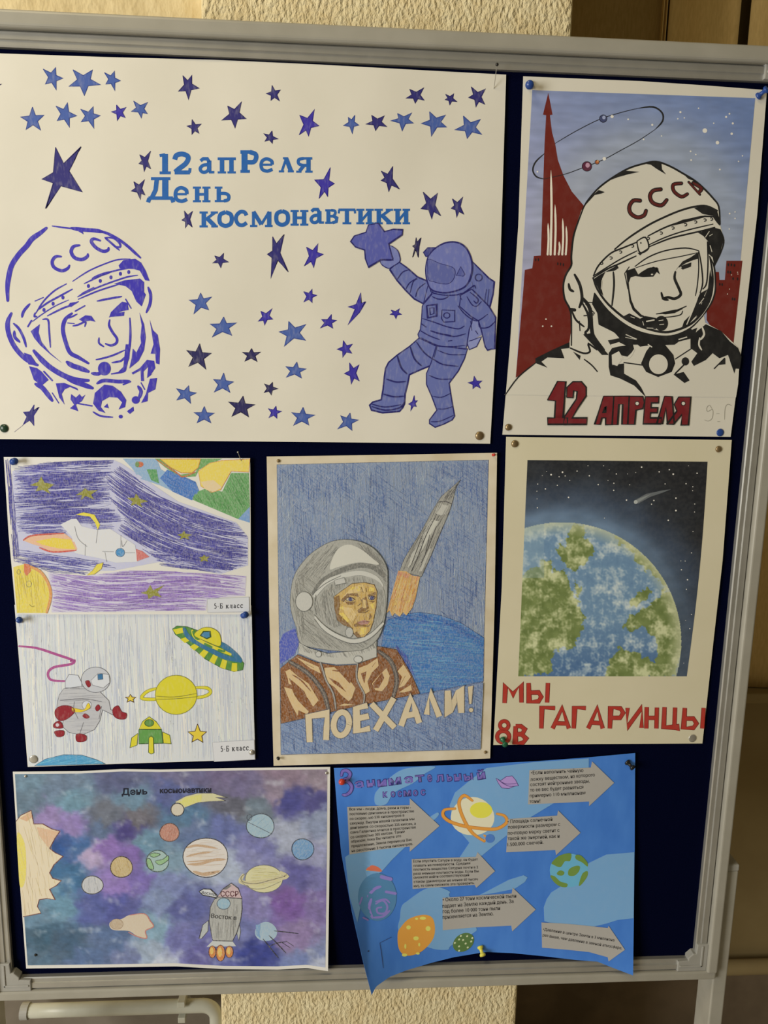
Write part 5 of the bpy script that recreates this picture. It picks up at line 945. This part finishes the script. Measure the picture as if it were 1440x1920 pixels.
tl = Art(p7, 'handwritten_title', 'flat', 'N', label='dark handwritten title'); tl.text('День', (995, 308), (1205, 302), 52, (28, 32, 46), 4, bold=0.03); tl.reg('O'); tl.text('космонавтики', (-2, 284), (408, 278), 42, (34, 34, 48), 4, bold=0.035)

# ================================================================== blue poster with grey paper arrows, its lower corners curling off the board
def h8(x, y):
    t = max(0.0, (y - 1480) / 386); b = 0.0045
    lft = max(0.0, min(1.4, (905 - x) / 215)) ** 2 * t ** 1.5 * 0.040
    rgt = max(0.0, min(1.2, (x - 930) / 257)) ** 1.8 * t ** 2.6 * 0.021
    edge = max(0.0, (690 - x) / 60) * max(0.0, min(1, (y - 1470) / 120)) * 0.012
    return b + lft + rgt + edge + 0.0006 * math.sin(x / 60) * math.sin(y / 50)
p8 = Poster('fact_poster', 'blue painted poster with grey paper arrows, lower corner curling forward', 'poster',
            '626,1440 780,1437 910,1432 1010,1427 1105,1420 1191,1412', '1191,1412 1190,1600 1187,1829', '697,1866 705,1850 730,1832 760,1820 810,1805 850,1795 910,1785 960,1787 1020,1793 1080,1800 1120,1803 1150,1815 1187,1829', '626,1440 633,1530 640,1600 660,1710 680,1800 697,1866', h8, (176, 169, 153), MAT['bluepaper'], 100, 80)
B8 = 4
def A8(name, mat='paint', reg='S', **k): return Art(p8, name, mat, reg, base=B8, **k)
LB = (98, 134, 188)
for reg, t in (('Q', '430,420 470,360 560,270 700,190 955,172 860,240 760,320 600,400 530,500 440,505'), ('X', '843,1510 853,1486 880,1464 912,1440 1000,1429 1104,1422 1104,1455 1040,1505 997,1531 943,1572 904,1604 870,1614 862,1607 880,1580 850,1545'), ('X', '647,1607 665,1595 700,1588 760,1588 735,1612 715,1635 690,1650 678,1690 670,1730 655,1680'), ('S', '650,690 650,560 665,460 720,410 850,320 960,290 1080,330 1080,370 1150,480 1310,640 1280,700 1100,800 1060,840 900,820'),
               ('T', '-10,365 60,330 250,230 380,190 415,210 390,250 300,310 100,350'), ('T', '560,590 555,470 580,400 620,340 700,290 800,260 880,200 945,85 1100,10 1344,-10 1341,290 1338,565 1200,580 1100,612 980,640 760,620 600,602'), ('Q', '905,620 960,580 985,575 985,600 940,640')):
    A8('light_blue_swirl', reg=reg).fill(t, LB, 1, sm=(reg in 'QS'), sub=10)
a = A8('earth_drawing', reg='T', label='small painted Earth with green land'); a.ell(775, 148, 168, 147, (86, 142, 168), 2)
for t in ('625,80 690,20 790,0 785,65 740,70 700,120 640,100', '835,15 880,20 935,80 935,115 890,80 835,50', '770,190 775,140 830,110 870,115 860,160 820,195', '670,170 700,148 735,165 720,192 680,190', '612,195 650,200 700,245 760,265 750,295 690,285 640,245', '935,155 935,200 890,265 860,280 890,180'): a.fill(t, (92, 116, 50), 3, sm=True)
a = A8('ringed_planet_drawing', reg='X', label='cream planet with a yellow patch and two orange rings'); a.ell(886, 1531, 41, 36, (206, 182, 146), 2, wob=0.02); a.ell(902, 1519, 21, 15, (196, 184, 62), 3)
a.reg('Q'); OR, ORO = (186, 126, 52), (150, 96, 40)
for t in ('1130,540 1040,550 1025,600 1080,650 1200,690 1330,710 1477,718 1560,680 1582,640 1555,600 1495,585', '1280,470 1210,425 1165,480 1180,570 1230,680 1290,760 1385,825'): a.line(t, 30, ORO, 4); a.line(t, 23, OR, 5)
a.line('1385,825 1400,790 1380,770', 16, OR, 5); a.ell(1434, 800, 41, 38, (64, 100, 152), 6)
a = A8('flying_saucer_drawing', reg='R', label='small mauve flying saucer'); a.fill('138,275 180,295 230,260 280,255 310,290 335,340 300,345 250,365 190,360 160,320', (146, 118, 166), 2, out=(62, 48, 92), ow=1.0); a.line('175,300 230,325 320,320', 4, (62, 48, 92), 5); a.line('150,280 200,320 260,345 330,340', 4, (62, 48, 92), 5)
a = A8('comet_drawing', label='small red comet'); a.fill('355,145 400,105 460,120 492,158 420,155', (176, 92, 66), 2, sm=True); a.fill('355,150 375,120 395,150', (190, 170, 70), 3)
a = A8('teal_planet_drawing', label='teal planet with mauve swirls'); a.ell(452, 380, 168, 208, (68, 108, 136), 2)
for wd, t in ((46, '490,205 570,225'), (34, '530,335 610,350'), (26, '370,375 430,310 480,290'), (20, '300,440 320,385'), (26, '400,400 380,480 410,560'), (18, '440,440 500,410 540,460 520,520 460,520 450,480 490,470'), (20, '420,560 500,550 560,500'), (22, '330,560 370,580'), (16, '440,420 520,400 560,430')): a.line(t, wd, (116, 104, 156), 4)
a = A8('orange_planet_drawing', label='orange planet with yellow spots'); a.fill('630,700 660,640 730,570 850,535 930,560 955,650 940,740 880,820 800,875 700,890 640,830', (196, 130, 54), 2, sm=True)
for x, y, rx, ry in ((725, 645, 20, 18), (895, 655, 22, 22), (790, 740, 24, 18), (850, 565, 28, 14), (795, 570, 14, 10), (697, 810, 9, 22), (818, 795, 9, 16), (690, 885, 24, 14), (805, 872, 18, 10)): a.ell(x, y, rx, ry, (206, 184, 84), 4, n=14)
a = A8('green_planet_drawing', label='dark green planet with pale dots'); a.ell(1203, 776, 100, 74, (72, 96, 50), 2, rot=-35)
for x, y in ((1235, 722), (1270, 768), (1222, 786), (1165, 810), (1165, 750), (1200, 755), (1240, 820), (1128, 780), (1180, 720), (1165, 848), (1280, 738)): a.ell(x, y, 10, 8, (166, 170, 128), 4, rot=-40, n=10)
a = A8('ink_line', 'flat', label='thin dark ink line'); a.line('575,730 475,780', 5, (40, 48, 76), 3); a.line('475,780 490,880 505,1000', 5, (40, 48, 76), 3); a.ell(375, 852, 7, 7, (40, 48, 76), 3, n=8)
# title
TT, TO = (98, 84, 142), (44, 42, 92)
def chunky(reg, words, hgt, bold):
    for ch, x0, y0, x1, y1 in words:
        l = A8('title_letter', 'ink', reg=reg); l.text(ch, (x0, y0), (x1, y1), hgt, TO, 2, bold=bold); l.text(ch, (x0 + 5, y0 - 3), (x1 - 5, y1 - 3), hgt * 0.92, TT, 3, bold=bold * 0.15)
l = A8('title_letter', 'ink', reg='Q'); zz = '140,250 150,215 185,208 215,235 200,275 165,290 205,310 230,350 215,395 180,420 155,420'
l.line(zz, 36, TO, 2); l.line(zz, 24, TT, 3)
chunky('Q', [('а', 258, 365, 340, 352), ('н', 362, 352, 435, 345), ('и', 455, 350, 540, 340), ('м', 550, 338, 665, 322), ('а', 690, 325, 770, 312), ('т', 785, 310, 865, 302), ('е', 890, 305, 935, 300), ('л', 968, 308, 1035, 298), ('ь', 1060, 302, 1108, 297), ('н', 1122, 300, 1188, 294), ('ы', 1210, 300, 1290, 288), ('й', 1325, 288, 1400, 276)], 76, 0.05)
chunky('Q', [('к', 500, 442, 545, 440), ('о', 570, 438, 610, 436), ('с', 630, 436, 668, 434), ('м', 680, 432, 748, 428), ('о', 762, 428, 808, 426), ('с', 830, 424, 875, 420)], 62, 0.05)
ARR = [('Q', '190,525 460,515 735,510 735,450 995,690 735,915 735,870 480,895 210,940', 23, [('Все мы - люди, дома, реки и горы -', 208, 556, 745, 540), ('постоянно двигаемся в пространстве', 212, 598, 772, 572), ('со скоростью 530 километров в', 212, 640, 688, 608), ('секунду. Внутри нашей галактики мы', 215, 680, 775, 640), ('двигаемся со скоростью 225 км/сек, а', 215, 718, 788, 680), ('сама Галактика мчится в пространстве', 218, 758, 788, 712), ('со скоростью 305 км/сек. Таким', 220, 800, 692, 750), ('образом, пока Вы читаете это', 225, 838, 660, 788), ('предложение, Земля перенесла Вас', 228, 878, 755, 820), ('на расстояние 3 тысячи километров.', 230, 920, 762, 856)], 'grey paper arrow with ten lines of print'),
 ('R', '430,205 965,182 975,128 1168,315 950,518 950,478 418,503', 30, [('•Если наполнить чайную', 445, 242, 900, 220), ('ложку веществом, из которого', 440, 300, 1000, 258), ('состоят нейтронные звезды,', 438, 345, 955, 312), ('то ее вес будет равняться', 436, 392, 900, 365), ('примерно 110 миллионам', 434, 442, 918, 415), ('тонн!', 432, 492, 525, 486)], 'grey paper arrow with six lines of print'),
 ('R', '245,630 672,600 680,555 875,750 662,945 655,900 228,920', 30, [('• Площадь солнечной', 240, 668, 630, 645), ('поверхности размером с', 245, 715, 698, 690), ('почтовую марку светит с', 243, 768, 692, 742), ('такой же энергией, как и', 242, 815, 692, 792), ('1.500.000 свечей.', 240, 868, 552, 845)], 'grey paper arrow with five lines of print'),
 ('S', '752,50 1310,30 1325,-10 1477,155 1315,300 1300,275 760,310', 22, [('Если опустить Сатурн в воду, он будет', 765, 80, 1328, 62), ('плавать на поверхности. Средняя', 768, 118, 1262, 96), ('плотность вещества Сатурна почти в 2', 768, 152, 1330, 130), ('раза меньше плотности воды. Если Вы', 768, 188, 1335, 165), ('сможете найти соответствующий', 768, 222, 1252, 198), ('стакан (диаметром не менее 60 тысяч', 770, 258, 1328, 235), ('км), то сами сможете это проверить.', 770, 295, 1300, 268)], 'grey paper arrow with seven lines of print'),
 ('T', '-327,388 -50,368 275,350 285,300 485,490 280,680 272,630 -50,645 -325,670', 32, [('• Около 27 тонн космической пыли', -325, 420, 315, 385), ('падает на Землю каждый день. За', -327, 475, 292, 432), ('год более 10 000 тонн пыли', -325, 522, 175, 492), ('приземляется на Землю.', -325, 572, 118, 540)], 'grey paper arrow with four lines of print'),
 ('T', '535,602 700,610 830,620 1112,650 1120,632 1262,840 1120,942 1112,905 950,860 740,838 540,822', 25, [('•Давление в центре Земли в 3 миллиона', 548, 672, 1168, 768), ('раз выше, чем давление в земной атмосфере.', 545, 722, 1235, 838)], 'grey paper arrow with two lines of print')]
for reg, sh, hg, lines, lab in ARR:
    ar = A8('paper_arrow', 'flat', reg=reg, label=lab); ar.fill(sh, (140, 134, 122), 7, sub=9)
    tx = A8('printed_text', 'flat', reg=reg, parent=ar)
    for body, x0, y0, x1, y1 in lines: tx.text(body, (x0, y0), (x1, y1), hg, (40, 38, 36), 11, bold=0.006)

# ================================================================== pins and tacks
def pmat(name, c, rough=0.3, metallic=0.0): return noise_mat(name, tuple(v * 0.92 for v in c), c, 60, rough, 0.5, metallic)
PM = {'blue': pmat('blue_plastic', (0.02, 0.07, 0.33)), 'green': pmat('green_plastic', (0.01, 0.13, 0.06)), 'black': pmat('black_plastic', (0.012, 0.012, 0.012)), 'yellow': pmat('yellow_plastic', (0.78, 0.72, 0.10)), 'red': pmat('red_plastic', (0.62, 0.05, 0.03)),
      'brass': pmat('brown_metal', (0.30, 0.22, 0.12), 0.35, 0.7), 'steel': pmat('steel', (0.55, 0.54, 0.51), 0.35, 0.7), 'dkgreen': pmat('dark_green_plastic', (0.015, 0.05, 0.03))}
def push_pin(px, py, po, mat, label, tilt=(0, 0), s=1.0, group=None):
    """a two-lobed push pin standing on the paper, leaning by tilt (in metres sideways / up at its head)"""
    b = P(px, py, (po.h(px, py) if po else 0.002)); ax = (CAM - b).normalized() if tilt is None else Vector((tilt[0], -0.018, tilt[1])).normalized()
    t = thing('push_pin', b, label, 'pin', group)
    k = s
    link_mesh('grip', *lathe([(0, 0), (0.0002, 0.0046 * k), (0.0015 * k, 0.0050 * k), (0.0032 * k, 0.0046 * k), (0.0045 * k, 0.0030 * k), (0.008 * k, 0.0026 * k), (0.0105 * k, 0.0032 * k), (0.0115 * k, 0.0046 * k), (0.0130 * k, 0.0050 * k), (0.0148 * k, 0.0044 * k), (0.0152 * k, 0)], b, ax), mat, t, True)
    link_mesh('needle', *lathe([(-0.009, 0.00005), (-0.007, 0.0005), (0.002, 0.0005)], b, ax, 8), PM['steel'], t)
    return t
def thumb_tack(px, py, po, mat, label, r=0.0052, dome=0.0022, group=None):
    b = P(px, py, (po.h(px, py) if po else 0.002)); ax = Vector((0, -1, 0)); t = thing('thumb_tack', b, label, 'pin', group)
    link_mesh('head', *lathe([(0.0001, 0), (0.0001, r * 0.96), (0.0006, r), (0.0006 + dome * 0.5, r * 0.82), (0.0006 + dome * 0.85, r * 0.45), (0.0006 + dome, 0)], b, ax, 24), mat, t, True)
    link_mesh('needle', *lathe([(-0.008, 0.00005), (-0.006, 0.0005), (0.001, 0.0005)], b, ax, 8), PM['steel'], t)
    return t
def straight_pin(h, f, ho, fo, mat, label, r=0.0019):
    a_, b_ = P(*h, ho), P(*f, fo); t = thing('straight_pin', b_, label, 'pin'); d = (b_ - a_)
    link_mesh('head', *lathe([(r * (1 - math.cos(k * math.pi / 8)) - r, r * math.sin(k * math.pi / 8)) for k in range(9)], a_, d, 14), mat, t, True)
    link_mesh('needle', *lathe([(0, 0.0004), (d.length * 0.96, 0.0004), (d.length + 0.004, 0.0001)], a_, d, 8), PM['steel'], t)
thumb_tack(8, 803, p1, PM['dkgreen'], 'dark green tack in the star poster below the line portrait')
thumb_tack(899, 817, p1, PM['brass'], 'brown metal tack in the star poster corner under the astronaut', 0.0056)
straight_pin((932, 121), (926, 166), 0.020, h1(926, 166), PM['black'], 'black headed steel pin in the top corner of the star poster')
push_pin(993, 159, p2, PM['blue'], 'blue push pin above the red spire', None, 1.0)
push_pin(1420, 182, p2, PM['blue'], 'blue push pin leaning out over the poster corner under the frame corner', (0.012, 0.012), 0.9)
thumb_tack(953, 801, p2, PM['brass'], 'brown metal tack beside the red number 12', 0.0044)
thumb_tack(1350, 811, p2, PM['blue'], 'flat blue tack below the pencilled class mark', 0.0050, 0.0012)
thumb_tack(965, 832, p5, PM['brass'], 'brown metal tack in the top corner of the Earth poster near the astronaut poster', 0.0047)
thumb_tack(1347, 842, p5, PM['brass'], 'brown metal tack in the Earth poster under the flat blue tack', 0.0043)
thumb_tack(1298, 1384, p5, PM['steel'], 'flat steel tack under the last red letter of the Earth poster', 0.0056, 0.0008)
push_pin(942, 1385, p5, PM['green'], 'green push pin through the red figure eight', (0.003, -0.006), 0.85)
push_pin(24, 866, p3, PM['blue'], 'blue push pin in the violet drawing beside the pencilled night sky corner', (0.012, 0.004), 0.85)
straight_pin((446, 848), (452, 864), 0.014, h3(452, 864), PM['steel'], 'thin steel pin over the yellow and green planet corner', 0.0011)
push_pin(37, 1163, p3b, PM['blue'], 'blue push pin above the magenta cord', (0.006, 0.007), 0.8)
push_pin(456, 1154, p3b, PM['blue'], 'blue push pin below the upper class label', (0.008, 0.008), 0.85)
thumb_tack(63, 1423, p3b, PM['steel'], 'flat steel tack beside the blue planet edge', 0.0058, 0.0008)
thumb_tack(472, 1410, p3b, PM['steel'], 'domed steel tack at the end of the lower class label', 0.0042, 0.003)
thumb_tack(522, 864, p4, PM['brass'], 'tiny brass tack in the hatched poster corner beside the violet drawing', 0.0022, 0.0018)
push_pin(924, 853, p4, PM['red'], 'tiny red pin in the hatched poster corner above the rocket tip', (0.004, 0.003), 0.36)
push_pin(521, 1421, p4, PM['black'], 'tiny black pin in the hatched poster below the banner start', (0.004, 0.004), 0.4)
thumb_tack(910, 1410, p4, PM['brass'], 'tiny brass tack in the hatched poster below the exclamation mark', 0.0022, 0.0018)
thumb_tack(48, 1455, p7, PM['steel'], 'tiny steel tack in the watercolour corner above the sun', 0.0020, 0.0015)
thumb_tack(612, 1449, p7, PM['steel'], 'tiny steel tack in the watercolour corner beside the blue poster', 0.0022, 0.0018)
thumb_tack(67, 1790, p7, PM['black'], 'tiny black tack in the watercolour above the frame corner', 0.0020, 0.0016)
push_pin(642, 1466, p8, PM['red'], 'red push pin through the first big letter of the blue poster title', (-0.002, 0.010), 0.85)
push_pin(1175, 1428, p8, PM['black'], 'black push pin in the blue poster corner above the arrows', (0.012, -0.010), 0.85)
push_pin(900, 1774, p8, PM['yellow'], 'yellow push pin at the lower edge of the blue poster', (0.005, -0.014), 0.9)
for _a in ARTS: _a.build()
bpy.data.objects.remove(FONTO); bpy.data.curves.remove(FONTC)
